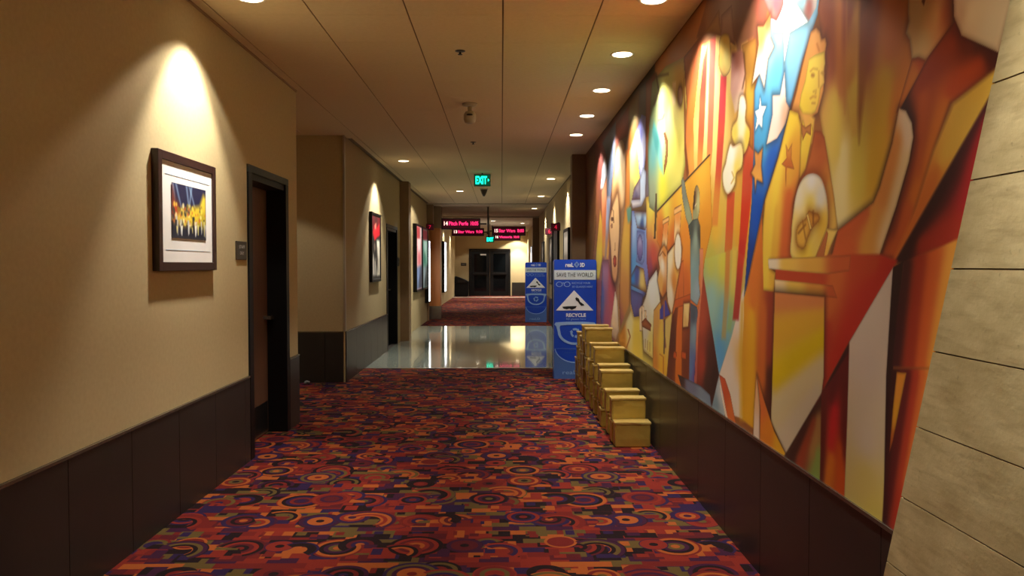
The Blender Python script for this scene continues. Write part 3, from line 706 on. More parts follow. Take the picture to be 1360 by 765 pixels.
 ([(1319,120),(1296,240),(1272,320),(1238,332),(1200,350),(1188,348),(1250,240)], [(1318,125,1262,215,(58,18,24)),(1308,165,1285,270,(170,40,42)),(1262,220,1200,340,(52,20,22)),(1275,305,1225,325,(170,52,40))], o(soft=.012)),
 ([(1194,144),(1203,147),(1211,163),(1213,182),(1207,215),(1190,275),(1168,339),(1104,342),(1113,306),(1160,269),(1168,250),(1185,190)], [(1205,158,1208,190,(240,212,176)),(1206,210,1176,320,(234,204,150)),(1190,190,1172,262,(214,136,70)),(1160,285,1150,330,(216,150,70)),(1150,282,1118,312,(196,88,50)),(1110,338,1130,330,(204,92,52))], o(edge=(.015,.35), halo=(.04,.55))),
 # egg with the clenched hand
 ([(1079,230),(1090,236),(1097,255),(1100,280),(1099,302),(1092,322),(1084,343),(1052,343),(1051,310),(1053,285),(1058,255),(1067,236)], [(1078,240,(240,232,222)),(1090,262,(232,222,206)),(1060,260,(236,222,190)),(1076,272,(238,206,100)),(1056,300,(238,206,120)),(1092,295,(226,180,70)),(1070,338,(236,200,80))], o(smooth=True, edge=(.02,.4), halo=(.06,.6,(110,44,26)))),
 ([(1057,318),(1058,304),(1064,294),(1070,290),(1074,280),(1080,282),(1087,284),(1088,293),(1080,302),(1073,316),(1068,330),(1060,328)], [(1064,310,(222,170,76)),(1082,290,(206,140,60))], o(smooth=True, edge=(.03,.75,(120,62,26)), halo=(.05,.6,(140,80,30)))),
 (stroke([(1072,284),(1077,305)],3), (238,200,110), o(edge=(.008,.8))), (stroke([(1060,310),(1070,298)],1.6), (130,70,30), o(soft=.015)), (stroke([(1080,280),(1080,298)],1.6), (130,70,30), o(soft=.015)), (stroke([(1066,294),(1070,318)],1.2), (150,90,40), o(soft=.015)),
 ([(1098,303),(1113,305),(1104,326),(1098,343),(1082,343),(1090,322)], [(1105,312,(240,204,110)),(1097,335,(232,180,84))], o(edge=(.015,.5))),
 ([(1098,306),(1100,310),(1094,343),(1083,343)], [(1094,320,(186,104,60))], o(edge=(.01,.4))),
 # orange pillar left of the lectern and lectern
 ([(1012,290),(1014,386),(1028,388),(1026,562),(1045,606),(975,548),(983,470),(987,400),(994,376)], [(1004,330,1000,400,(214,116,54)),(998,420,996,580,(230,166,56)),(1024,400,1022,470,(150,58,40)),(1014,420,1012,500,(204,104,52)),(1022,500,1022,560,(80,36,24))], o(soft=.012)),
 ([(1105,338),(1170,338),(1192,346),(1186,356),(1127,456),(1090,524),(1094,380),(1030,372),(1030,357)], [(1180,345,1110,480,(190,52,42)),(1110,360,1100,420,(206,104,56)),(1140,345,1160,350,(190,70,44)),(1100,430,1097,500,(186,60,44)),(1034,364,1090,370,(190,72,46))], o(soft=.012)),
 ([(1020,344),(1060,342),(1130,339),(1128,360),(1100,364),(1060,361),(1021,357)], [(1026,350,(240,220,190)),(1045,350,(236,190,90)),(1080,350,(226,170,80)),(1115,350,(196,90,52))], o(edge=(.012,.3))),
 ([(1029,371),(1106,379),(1112,396),(1095,394),(1029,388)], [(1034,380,(240,212,160)),(1055,383,(232,190,90)),(1085,387,(220,150,70)),(1105,388,(196,88,52))], o(edge=(.012,.3))),
 ([(1029,388),(1095,394),(1094,500),(1091,524),(1045,606),(1024,560)], [(1032,395,1092,400,(216,132,80)),(1032,440,1092,420,(226,172,66)),(1030,500,1092,450,(226,190,50)),(1030,540,1092,490,(216,196,150)),(1040,590,1085,520,(212,194,164))], o(edge=(.012,.35), halo=(.05,.6))),
 # wedges at lower left
 ([(988,380),(988,420),(985,480),(986,556),(974,552),(962,540),(955,498),(972,445)], [(980,420,(232,214,200)),(968,490,(226,208,190)),(975,530,(226,208,186)),(984,480,(226,180,110))], o(soft=.01)),
 (stroke([(986,400),(984,470),(985,556)],4), (222,170,60), o(soft=.06, a=.9)),
 ([(1005,497),(1009,530),(1009,592),(1000,592),(1002,540)], [(1005,520,(232,180,130)),(1005,580,(236,206,180))], o(edge=(.01,.3), halo=(.03,.35))),
 ([(1006,500),(1015,532),(1028,572),(1046,608),(1009,592),(1010,545)], [(1012,540,(216,110,60)),(1018,575,(222,130,54)),(1036,600,(230,170,60))], o(edge=(.012,.3), halo=(.03,.5))),
 ([(934,345),(934,365),(955,498),(972,445),(988,380),(988,340),(976,330)], [(945,345,(190,190,90)),(960,350,(206,196,80)),(945,400,(150,190,180)),(962,420,(120,176,196)),(956,470,(96,156,200)),(975,380,(200,190,100)),(980,350,(206,150,70))], o(soft=.012)),
 (stroke([(967,330),(965,390),(961,450)],6), [(966,350,(206,120,60)),(963,430,(176,150,90))], o(soft=.03, a=.8)), (stroke([(976,330),(973,390),(968,440)],6), [(974,360,(226,196,90)),(969,430,(150,180,110))], o(soft=.03, a=.8)),
 (stroke([(986,320),(981,380),(977,425)],8), [(986,330,(196,50,42)),(979,400,(170,50,44))], o(soft=.02, a=.9)),
 ([(955,497),(964,540),(962,560),(942,546)], [(958,520,(186,190,190)),(950,540,(120,140,150))], o(edge=(.015,.4))),
 ([(955,497),(963,503),(970,524),(978,566),(966,556),(960,522)], [(964,515,(196,84,54)),(972,550,(214,110,60))], o(edge=(.012,.4))),
 ([(955,500),(959,520),(967,558),(964,556),(957,520)], (236,216,190)),
 # fisherman's yard: orange ground, rod, posts, figure
 ([(873,281),(943,206),(946,300),(936,345),(934,365),(926,510),(905,510),(894,420),(884,345),(872,320)], [(885,275,(232,206,84)),(905,262,(230,180,70)),(930,240,(228,170,70)),(880,310,(206,110,54)),(895,330,(206,100,50)),(912,320,(226,140,60)),(938,300,(226,150,60)),(910,380,(206,104,54)),(910,460,(196,90,50))], o(edge=(.02,.3))),
 ([(880,292),(888,287),(888,294),(886,325),(881,345),(878,340),(881,300)], [(884,300,(226,140,74)),(883,330,(240,206,150))], o(edge=(.012,.6))),
 ([(896,276),(905,271),(905,280),(902,318),(895,326),(896,290)], [(900,285,(228,150,80)),(899,312,(240,206,150))], o(edge=(.012,.6))),
 ([(895,278),(905.5,271),(905.5,280),(895,286)], [(900,279,(236,180,110))], o(edge=(.01,.6))), ([(880,292),(888.5,287),(888.5,294),(880,299)], [(884,293,(236,180,110))], o(edge=(.01,.6))),
 (stroke([(886,336),(902,318)],1.6), (90,50,30), o(soft=.015)),
 (stroke([(872.5,281),(943,205)],2.0), (78,62,46), o(edge=(.006,.5))), (stroke([(871.6,257),(871,285),(869.5,317)],2.6), (84,66,48), o(edge=(.008,.6))),
 ([(908,100),(911,150),(911,190),(915,230),(912,236),(909,200)], [(911,180,(120,64,36))], o(soft=.02)),
 ([(905,240),(907,235),(909,240),(912,258),(918,282),(921,300),(916,304),(911,290),(906,262)], [(908,250,(120,124,110)),(915,290,(150,156,120))], o(edge=(.012,.8,(40,36,30)))),
 ([(921,264),(923,250),(926,246),(929,256),(929,280),(925,294),(920,290)], [(923,262,(120,90,60)),(927,270,(190,186,130)),(923,286,(150,150,110))], o(smooth=True, edge=(.012,.7,(50,34,26)))),
 (stroke([(923,254),(922,270),(921,278)],2), (66,40,30), o(soft=.012)), (stroke([(923,274),(925,270)],1), (226,206,170)),
 ([(914,300),(920,292),(927,290),(930,300),(930,330),(928,370),(930,392),(926,406),(917,398),(917,350),(917,320)], [(918,305,(66,70,64)),(924,320,(150,168,150)),(922,360,(130,160,160)),(926,385,(150,168,176)),(929,310,(70,70,60))], o(edge=(.015,.6,(40,44,44)))),
 ([(917,402),(926,408),(928,430),(924,470),(922,512),(914,512),(916,450)], [(921,420,(70,76,90)),(922,440,(130,150,160)),(918,490,(90,116,160)),(922,500,(90,70,130))], o(edge=(.015,.6,(40,44,60)))),
 ([(929,330),(934,330),(934,366),(928,440),(926,508),(923,508),(925,430),(930,390)], [(932,350,(226,140,100)),(927,440,(214,120,84)),(925,490,(176,90,80))], o(edge=(.01,.4))),
 ([(934,364),(955,498),(944,546),(925,520),(927,450)], [(932,420,(176,76,54)),(932,480,(160,60,44)),(945,480,(70,34,28)),(940,510,(56,30,24)),(948,500,(50,26,22))], o(soft=.012)),
 # card player, small arch and brown table at the skirting
 ([(893,420),(900,400),(917,408),(915,512),(906,528),(882,520)], [(892,450,(84,38,26)),(888,500,(96,44,30)),(905,440,(150,70,40)),(912,480,(110,50,32)),(900,510,(140,64,38))], o(soft=.015)),
 ([(900,350),(908,345),(908,400),(906,440),(905,530),(896,522),(898,440),(901,400)], [(904,370,(206,106,56)),(902,450,(214,110,56)),(900,510,(206,110,50))], o(edge=(.015,.5))),
 ([(896,398),(917,390),(917,403),(896,410)], [(905,400,(196,92,50))], o(edge=(.01,.5))),
 ([(908,403),(916,402),(914,434),(907,435)], [(912,410,(240,210,140)),(910,430,(226,180,110))], o(edge=(.01,.5), halo=(.03,.6))),
 ([(905,466),(911,468),(911,478),(905,476)], [(908,472,(196,84,46))], o(edge=(.012,.7))), ([(895,466),(899,468),(898,478),(894,475)], [(897,472,(196,84,46))], o(edge=(.012,.7))),
 ([(884,342),(889,334),(899,320),(906,330),(902,362),(892,418),(887,402),(884,370)], [(890,345,(236,220,180)),(900,352,(222,170,80)),(891,390,(230,218,190)),(895,375,(206,130,60))], o(edge=(.015,.4), halo=(.03,.5))),
 (ellipse(900.5,334,4.4,24,22), [(900,325,(238,226,200)),(900,345,(236,226,206))], o(edge=(.012,.5,(120,70,30)), halo=(.035,.7,(110,54,26)))),
 ([(874,342),(878,330),(882,324),(886,332),(886,360),(885,388),(880,396),(876,388),(873,372),(876,356)], [(882,336,(216,140,70)),(880,352,(244,232,210)),(878,375,(226,170,90)),(882,390,(190,110,56))], o(edge=(.015,.6), halo=(.03,.5))),
 (stroke([(876,340),(880,334),(884,340)],1.2), (120,60,30), o(soft=.012)),
 ([(868,412),(877,400),(881,426),(893,414),(888,470),(884,520),(874,512),(867,486)], [(872,430,(206,150,80)),(878,450,(226,190,80)),(886,440,(216,190,110)),(880,490,(226,170,60)),(870,480,(206,130,60))], o(edge=(.012,.6))),
 ([(876,412),(884,398),(890,418),(885,420),(880,424),(876,424)], [(882,412,(70,66,150))], o(edge=(.01,.5,(40,36,90)))),
 (stroke([(882,400),(882,440),(884,462)],2), (150,90,70), o(soft=.012)), (stroke([(883,424),(882,470)],1.6), (70,50,50), o(soft=.012)), (stroke([(876,470),(881,474),(881,500)],1.4), (190,110,50), o(soft=.012)),
 ([(900,497),(930,512),(943,524),(946,548),(905,514)], [(915,508,(110,110,130)),(935,528,(120,132,146)),(905,505,(60,40,40))], o(edge=(.02,.6,(40,24,22)))),
 # bold bands at lower right
 ([(1128,454),(1127,560),(1124,668),(1040,608),(1090,524)], [(1110,490,(56,24,22)),(1075,560,(60,28,22)),(1050,604,(70,40,28)),(1110,560,(150,40,40))], o(soft=.01)),
 ([(1091,526),(1089,644),(1056,622),(1046,608)], [(1088,530,1050,608,(60,30,24)),(1080,560,1062,612,(160,66,44)),(1087,560,1080,600,(176,130,76)),(1086,605,1083,635,(140,168,84))], o(soft=.012)),
 ([(1092,524),(1128,466),(1124,668),(1089,644)], [(1094,530,1090,640,(96,34,30)),(1108,500,1104,530,(96,28,30)),(1108,545,1104,590,(206,48,52)),(1104,610,1098,645,(226,130,56)),(1124,480,1122,600,(100,30,28)),(1116,600,1116,655,(214,90,46))], o(soft=.01)),
 ([(1186,355),(1200,347),(1195,400),(1186,490),(1184,560),(1174,720),(1170,700),(1176,500),(1181,400)], (50,24,22)),
 ([(1186,355),(1183,400),(1177,500),(1173,712),(1121,668),(1125,560),(1128,454)], [(1170,400,(226,206,186)),(1150,480,(222,202,184)),(1150,580,(222,204,180)),(1150,640,(222,200,120)),(1160,680,(226,206,110))], o(edge=(.01,.3))),
 ([(1200,347),(1240,332),(1275,316),(1262,380),(1238,489),(1185,487),(1192,410)], [(1203,352,1188,485,(66,26,28)),(1222,345,1208,485,(170,58,42)),(1240,340,1222,485,(216,100,56)),(1268,325,1238,480,(232,160,76))], o(soft=.01)),
 ([(1184,490),(1238,490),(1224,552),(1190,720),(1170,720)], [(1186,495,1174,690,(58,24,24)),(1206,500,1180,660,(90,28,30)),(1216,500,1188,700,(186,60,46)),(1226,500,1196,700,(226,110,60)),(1236,495,1205,640,(234,166,80))], o(soft=.01)),
 ([(1191,494),(1204,495),(1196,535),(1186,585),(1181,602),(1186,540)], [(1196,510,(230,150,66)),(1190,550,(226,160,60)),(1185,590,(190,100,50))], o(edge=(.012,.4))),
]
# the far shapes are larger on the wall, so their sprayed edges are wider too
for s_ in MUR:
    if len(s_) > 2:
        mx = sum(q[0] for q in s_[0])/len(s_[0]); k_ = min(max((1000-mx)/70, 1.0), 2.6)
        for nm_ in ('edge', 'halo'):
            if nm_ in s_[2]: s_[2][nm_] = (s_[2][nm_][0]*k_, min(s_[2][nm_][1]*(1+.12*(k_-1)), .9)) + tuple(s_[2][nm_][2:])
u_px = np.concatenate([np.linspace(776, 1372, 800), np.linspace(1380, 1560, 12)])
us = (XM*FPX/(u_px-VPX)); us[0] = Y_P-.002
vz = np.linspace(WH+.001, CEIL-.001, 620)
UU, VV = np.meshgrid(us, vz, indexing='ij')
mcol = paint(UU.ravel(), VV.ravel(), MUR, mur, (150, 90, 50))
_l = mcol.mean(1, keepdims=True); mcol = np.clip(_l+(mcol-_l)*1.08, 0, 1)**.94      # ink density
mu = empty('mural', (XR, 6.0, 0))
tag(mu, 'airbrushed cubist mural of film figures and stars on the right wall', 'mural')
ms = sheet('printed_face', us, vz, lambda U, V: np.stack([np.full_like(U, XM), U, V], 1), mcol, M['print'], None,
           keep=lambda U, V: U > SE0-.035+SEK*V)
ms.parent = mu; ms.location = (-XR, -6.0, 0)
prism('panel', [(SE0-.035-6.0+SEK*(WH+.001), WH+.001), (Y_P-.002-6.0, WH+.001), (Y_P-.002-6.0, CEIL-.001), (SE0-.035-6.0+SEK*(CEIL-.001), CEIL-.001)], 'x', XM+.0015-XR, -.0005, M['picture_frame'], mu)
# ================================================================== OBJECTS
# ------------------------------------------------------------------ recessed downlights
def downlight(x, y, label, power=LAMP_W, z=CEIL, cone=112, group='round recessed ceiling downlights', blend=.18, tilt=None, core=1.5, wide=.6):
    d = empty('downlight', (x, y, z)); tag(d, label, 'ceiling light', group)
    if 'dl_ring' not in bpy.data.meshes:
        n = 28; bm = bmesh.new(); prof = [(.074, -.001), (.088, -.004), (.094, -.002), (.094, .001), (.074, .004)]
        rings = [[bm.verts.new((r*math.cos(2*math.pi*i/n), r*math.sin(2*math.pi*i/n), zz)) for i in range(n)] for r, zz in prof]
        for a, b in zip(rings, rings[1:]+rings[:1]):
            for i in range(n): bm.faces.new((a[i], a[(i+1) % n], b[(i+1) % n], b[i]))
        me = fin(bm, 'dl_ring', smooth=True); me.materials.append(M['trim_white'])
        bm = bmesh.new(); bmesh.ops.create_circle(bm, cap_ends=True, segments=28, radius=.0745)
        me2 = fin(bm, 'dl_lens'); me2.materials.append(M['lamp_lens'])
    link('trim_ring', bpy.data.meshes['dl_ring'], None, d)
    link('lens', bpy.data.meshes['dl_lens'], None, d, (0, 0, -.0015))
    ld = bpy.data.lights.new('downlight_beam', 'SPOT')
    ld.energy = power*wide; ld.color = LAMP_COL; ld.spot_size = R(cone); ld.spot_blend = blend; ld.shadow_soft_size = .05
    lo = bpy.data.objects.new('beam', ld); COL.objects.link(lo); lo.parent = d; lo.location = (0, 0, -.012)
    l2 = bpy.data.lights.new('downlight_core', 'SPOT')
    l2.energy = power*core; l2.color = LAMP_COL; l2.spot_size = R(78); l2.spot_blend = .45; l2.shadow_soft_size = .05
    lo = bpy.data.objects.new('beam', l2); COL.objects.link(lo); lo.parent = d; lo.location = (0, 0, -.012)
    tl = tilt if tilt is not None else (16 if x > 0 else -16)      # adjustable trims aimed a little at the wall
    lo.rotation_euler = (0, R(-tl), 0)
    return d
LR = ['nearest', 'second', 'third', 'fourth', 'fifth']
downlight(.925, 3.52, 'downlight above the white star of the mural, just out of view', power=LAMP_W*.62, wide=1.0)
downlight(.925, 1.08, 'downlight over the stone wall beside the viewer, out of view', power=LAMP_W*1.9, tilt=20, core=1.9, wide=.55)
for k in range(5):
    downlight(.925, 4.74+1.22*k, LR[k] + ' visible downlight in the row along the mural', core=1.15)
for y, l in ((14.5, 'downlight over the right wall just past the brown pilaster'), (18.16, 'downlight above the black door on the right wall'), (21.82, 'farthest small downlight on the right before the hanging signs')):
    downlight(.925, y, l, z=CEIL if y < 20 else CEIL-.02)
downlight(-1.515, 4.74, 'downlight at the top edge shining on the framed picture', power=LAMP_W*1.1, core=2.2)
downlight(-1.515, 12.06, 'downlight on the left above the red film poster', core=2.2)
downlight(-.905, 16.94, 'small downlight left of the nearer green exit sign', tilt=0, power=LAMP_W*1.6, cone=152, wide=1.0)
downlight(-3.1, 8.39, 'downlight inside the left side hallway')
downlight(-1.75, 26.0, 'downlight over the far left wall behind the pink signs', z=CEIL-.02)
downlight(-1.8, 29.5, 'downlight close to the far left wall', z=CEIL-.02)
downlight(-1.8, 33.2, 'last downlight on the left before the end wall', z=CEIL-.02)
downlight(.75, 36.3, 'downlight washing the end wall right of the double doors', z=CEIL-.02, power=LAMP_W*5.0, tilt=0)
downlight(-.3, 28.0, 'added fill downlight over the middle of the far hallway', z=CEIL-.02, tilt=0, power=LAMP_W*2.2)  # unseen lamp, added to brighten the far ceiling and carpet
downlight(-.3, 33.0, 'second added fill downlight over the middle of the far hallway', z=CEIL-.02, tilt=0, power=LAMP_W*2.2)  # also added and unseen, lifts the brightness near the end wall
downlight(-1.1, 35.6, 'downlight over the double doors at the far end', z=CEIL-.02, tilt=0)
downlight(.8, 29.5, 'downlight over the far right wall', z=CEIL-.02)

# ------------------------------------------------------------------ ceiling devices
dev = empty('dome_camera', (-.315, 7.78, CEIL)); tag(dev, 'beige dome camera hanging from the ceiling', 'camera')
lathe('mount_plate', [(.03, -.03), (.075, -.02), (.075, 0)], 20, M['device_white'], dev)
lathe('stem', [(.022, -.08), (.022, -.03)], 12, M['device_white'], dev)
lathe('housing', [(.02, -.20), (.05, -.19), (.062, -.16), (.062, -.11), (.045, -.08), (.02, -.075)], 20, M['device_white'], dev)
lathe('lens_dome', [(.005, -.012), (.028, -.008), (.034, 0), (.028, .008), (.005, .012)], 16, M['device_dark'], dev, (0, -.045, -.12))
def sprinkler(x, y, label):
    s = empty('sprinkler', (x, y, CEIL)); tag(s, label, 'sprinkler', 'small ceiling sprinklers')
    lathe('escutcheon', [(.02, -.008), (.038, -.003), (.04, 0)], 16, M['device_dark'], s)
    lathe('deflector', [(.012, -.03), (.02, -.028), (.008, -.02), (.008, -.008)], 12, M['device_dark'], s)
sprinkler(-.31, 5.88, 'small dark sprinkler nearest on the ceiling')
sprinkler(-.37, 10.2, 'small sprinkler on the ceiling before the exit sign')
sp = empty('ceiling_strobe', (-.37, 16.4, CEIL)); tag(sp, 'grey cone shaped device on the ceiling past the exit sign', 'speaker')
lathe('cone', [(.02, -.16), (.05, -.10), (.075, -.03), (.075, -.02)], 18, M['device_dark'], sp)
lathe('base', [(.085, -.02), (.09, 0)], 18, M['device_white'], sp)

# ------------------------------------------------------------------ exit signs
def exit_sign(loc, w, h, label, drop, arrow=True):
    e = empty('exit_sign', loc); tag(e, label, 'exit sign')
    boxes('housing', [(-w/2-.01, w/2+.01, 0, .05, -h/2-.01, h/2+.01)], M['green_frame'], e, .004)
    fp = boxes('face_panel', [(-w/2, w/2, -.003, 0, -h/2, h/2)], M['exit_panel'], e)
    t = text_mesh('lettering', 'EXIT', h*.98, M['exit_green'], fp, width=w*(.74 if arrow else .84), bold=.006); t.location = (-w*.06 if arrow else 0, -.0045, 0)
    if arrow: prism('arrow', [(w*.36, h*.16), (w*.46, 0), (w*.36, -h*.16)], 'y', -.005, -.0035, M['exit_green'], fp)
    boxes('stem', [(-.012, .012, .015, .035, h/2+.01, drop)], M['green_frame'], e)
    return e
exit_sign((-.335, 13.6, CEIL-.125), .27, .19, 'green lit EXIT sign with arrow hanging nearest from the ceiling', .125)
exit_sign((-.44, 30.0, 2.46), .30, .22, 'small far green exit sign below the hanging signs', .60, arrow=False)

# ------------------------------------------------------------------ hanging LED signs
def led_sign(x0, x1, y, z0, z1, num, title, tm, label, arm):
    xc, zc = (x0+x1)/2, (z0+z1)/2; w, h = x1-x0, z1-z0
    s = empty('hanging_sign', (xc, y, zc)); tag(s, label, 'sign', 'hanging black signs with pink letters')
    boxes('housing', [(-w/2, w/2, 0, .09, -h/2, h/2)], M['sign_black'], s, .006)
    ds = boxes('display', [(-w/2+.03, w/2-.03, -.003, 0, -h/2+.03, h/2-.03)], M['led_haze'], s)
    a = text_mesh('number', num, h*.5, M['led_white'], ds, width=w*.10, bold=.004); a.location = (-w*.385, -.005, .01)
    b = text_mesh('title', title, h*.48, M['led_pink'], ds, width=w*.50, bold=.004); b.location = (-w*.06, -.005, .01)
    c = text_mesh('showtime', tm, h*.48, M['led_pink'], ds, width=w*.20, bold=.004); c.location = (w*.35, -.005, .01)
    if arm: boxes('bracket_arm', [(w/2-.005, w/2+arm, .03, .06, -.02, .02)] if arm > 0 else [(-w/2+arm, -w/2+.005, .03, .06, -.02, .02)], M['device_dark'], s)
    return s
led_sign(-1.615, -.57, 20.9, 2.43, 2.73, '14', 'Pitch Perfe', '10:05', 'largest black hanging sign with pink letters, left of the poles', .17)
led_sign(-1.60, -.56, 25.05, 2.41, 2.66, '13', 'Star Wars', '9:30', 'black sign with pink letters half behind the largest one', .11)
led_sign(-.29, .78, 25.05, 2.42, 2.72, '15', 'Star Wars', '8:00', 'black pink lettered sign right of the poles', -.10)
led_sign(-.30, .76, 31.0, 2.45, 2.72, '16', 'Victoria', '10:10', 'black pink lettered sign low right, farthest away', -.02)
for nm, x, y, z0, l in (('sign_pole', -.36, 20.92, 2.30, 'dark ceiling pole beside the largest hanging sign'), ('sign_pole', -.415, 25.08, 2.36, 'dark ceiling pole between the two middle hanging signs'), ('sign_pole', -.37, 31.05, 2.5, 'farthest dark ceiling pole beside the last sign')):
    p = empty(nm, (x, y, CEIL-.02)); tag(p, l, 'pole', 'ceiling poles of the hanging signs')
    lathe('tube', [(.022, z0-CEIL+.02), (.022, 0)], 10, M['device_dark'], p); lathe('flange', [(.05, -.02), (.06, 0)], 12, M['device_white'], p)
    boxes('crossbar', [(-.035, .035, -.02, .02, z0-CEIL+.02, z0-CEIL+.06)], M['device_dark'], p)

# ------------------------------------------------------------------ framed prints and lit poster cases on side walls
def side_sheet(name, X, sgn, y0, y1, z0, z1, shapes, base, matn, parent, res=(60, 60)):
    """shapes in 0..1 coords: u left->right as seen, v bottom->top"""
    w, h = y1-y0, z1-z0
    def conv(u, v): return (u*w, v*h)
    uu = np.linspace(0, w, res[0]); vv = np.linspace(0, h, res[1]); A, B = np.meshgrid(uu, vv, indexing='ij')
    col = paint(A.ravel(), B.ravel(), shapes, conv, base, aa=min(w/res[0], h/res[1])*1.2)
    fl = (lambda U: y0+U) if sgn > 0 else (lambda U: y1-U)
    ob = sheet(name, uu, vv, lambda U, V: np.stack([np.full_like(U, X), fl(U), z0+V], 1), col, M[matn], None)
    if sgn < 0: ob.data.flip_normals()
    ob.parent = parent; ob.location = (-parent.location.x, -parent.location.y, -parent.location.z)
    return ob

def case(name, X, sgn, y0, y1, z0, z1, depth, fw, shapes, base, label, cat, frame='black_frame', lit=False, inner=None, res=(60, 60), group=None):
    e = empty(name, (X, (y0+y1)/2, z0)); tag(e, label, cat, group)
    yc = (y0+y1)/2
    def bx(nm, d0, d1, a, b, c, d, m):
        xs = sorted((sgn*d0, sgn*d1)); return boxes(nm, [(xs[0], xs[1], a-yc, b-yc, c-z0, d-z0)], M[m], e, .003 if nm == 'frame_rail' else 0)
    bx('frame_rail', .0, depth, y0, y0+fw, z0, z1, frame); bx('frame_rail', 0, depth, y1-fw, y1, z0, z1, frame)
    bx('frame_rail', 0, depth-.001, y0+fw-.002, y1-fw+.002, z0, z0+fw, frame); bx('frame_rail', 0, depth-.001, y0+fw-.002, y1-fw+.002, z1-fw, z1, frame)
    bx('backing', .001, depth-.012, y0+fw*.5, y1-fw*.5, z0+fw*.5, z1-fw*.5, 'mat_board' if inner else 'black_frame')
    a = inner or (y0+fw, y1-fw, z0+fw, z1-fw)
    side_sheet('print', X+sgn*(depth-.008), sgn, a[0], a[1], a[2], a[3], shapes, base, {0: 'print', 1: 'print_lit', 2: 'print_bright'}[int(lit)], e, res)
    return e

rr = random.Random(3)
crowd = [([(0,.42),(1,.5),(1,0),(0,0)], [(.2,.3,(120,100,60)),(.8,.3,(130,110,40))], o(soft=.05))]
for k in range(5):
    x = (.12, .46, .5, .72, .3)[k]; x2 = (.02, .55, .40, .48, .1)[k]
    crowd.append((([(x-.012, .45), (x+.012, .45), (x2+.035, 1.0), (x2-.01, 1.0)]), (150, 180, 210), o(soft=.02, a=.7)))
crowd += [([(0,.35),(.22,.42),(.2,.6),(.1,.72),(0,.95)], [(.05,.55,(190,70,30)),(.1,.7,(110,50,40))], o(soft=.06)),
          ([(.1,.38),(.3,.6),(.4,.5),(.6,.62),(.8,.66),(.92,.9),(1,.85),(1,.3),(.5,.28),(.1,.3)], [(.3,.45,(206,176,70)),(.6,.5,(220,190,50)),(.9,.7,(226,196,60)),(.9,.4,(180,160,40))], o(soft=.04))]
for k in range(70):
    x, y = rr.random(), .18+rr.random()*.45; s = .012+rr.random()*.02
    crowd.append((ellipse(x, y, s, s*1.8, 8), rr.choice([(236,210,80), (150,120,30), (60,60,50), (240,230,170), (190,90,40), (40,40,60)]), o(soft=.012, a=.8)))
crowd.append(([(0,.26),(.3,.2),(.6,.22),(1,.24),(1,0),(0,0)], [(.5,.1,(24,26,44)),(.1,.1,(34,36,50))], o(soft=.03)))
for k in range(26):
    x = rr.random(); w_ = .008+rr.random()*.02; h_ = .1+rr.random()*.2; y = .04+rr.random()*.1
    crowd.append((([(x-w_, y+h_), (x+w_, y+h_), (x+w_*.4, y), (x-w_*.3, y)]), rr.choice([(226,226,214), (206,196,120), (24,24,40), (180,180,180)]), o(soft=.01)))
pic = case('framed_picture', XL, 1, 4.24, 5.09, 1.437, 2.105, .04, .05, crowd, (34, 34, 66), 'dark framed print of a golden night crowd on white mount', 'picture',
     frame='picture_frame', inner=(4.425, 4.93, 1.625, 1.94), res=(150, 110))
for a, b, c, d in ((4.35, 5.0, 1.98, 1.984), (4.35, 5.0, 1.555, 1.559)):
    boxes('mount_line', [(.0285, .0295, a-4.665, b-4.665, c-1.437, d-1.437)], M['pale_blue_band'], pic)

pos2 = [([(0,1),(1,1),(1,.72),(0,.66)], [(.5,.9,(50,24,26)),(.5,.8,(170,20,34))], o(soft=.03)),
        ([(.1,.72),(.3,.86),(.55,.8),(.9,.9),(.95,.7),(.6,.66),(.3,.6)], [(.4,.78,(210,30,44)),(.8,.78,(190,24,40))], o(soft=.03)),
        ([(.3,.84),(.5,.9),(.5,.8),(.34,.78)], (230,130,110), o(soft=.03)),
        ([(.55,.62),(.92,.62),(.95,.05),(.6,.04),(.66,.3)], [(.75,.5,(236,232,216)),(.8,.2,(214,208,190))], o(soft=.04)),
        ([(.05,.3),(.15,.42),(.25,.3),(.3,.05),(.05,.05)], [(.15,.25,(210,205,195))], o(soft=.05)), ([(.3,.28),(.45,.34),(.6,.05),(.32,.05)], [(.45,.2,(190,186,176))], o(soft=.04)),
        (ellipse(.3,.5,.1,.07), (120,104,96), o(soft=.03)), (stroke([(.4,.3),(.5,.2),(.46,.05)],.05), (30,28,30), o(soft=.02)), (stroke([(.7,.5),(.72,.1)],.04), (120,110,100), o(soft=.03))]
case('film_poster', XL2, 1, 11.51, 12.36, 1.215, 2.265, .045, .045, pos2, (40, 38, 38), 'black framed film poster with red lettering on the left wall', 'poster')
pos3 = [([(0,1),(1,1),(1,.8),(0,.8)], [(.4,.9,(170,60,66)),(.9,.9,(210,190,190))], o(soft=.05)), ([(.1,.8),(.9,.82),(.8,.4),(.3,.4)], [(.5,.7,(240,220,220)),(.5,.5,(216,110,120))], o(soft=.06)),
        ([(0,.35),(1,.38),(1,0),(0,0)], [(.4,.25,(110,130,170)),(.6,.1,(60,66,80))], o(soft=.08))]
case('film_poster', XL2, 1, 17.15, 18.3, .87, 2.39, .09, .05, pos3, (206, 150, 150), 'pink film poster in deep black case on the left wall', 'poster', lit=True, res=(30, 40))
pos4 = [([(0,1),(1,1),(1,.82),(0,.8)], [(.5,.9,(110,30,40))], o(soft=.05)), ([(0,.8),(1,.82),(1,.45),(0,.4)], [(.5,.7,(196,226,214)),(.4,.5,(60,130,110))], o(soft=.06)),
        ([(0,.35),(1,.38),(1,0),(0,0)], [(.4,.25,(150,170,176)),(.6,.1,(40,50,50))], o(soft=.08))]
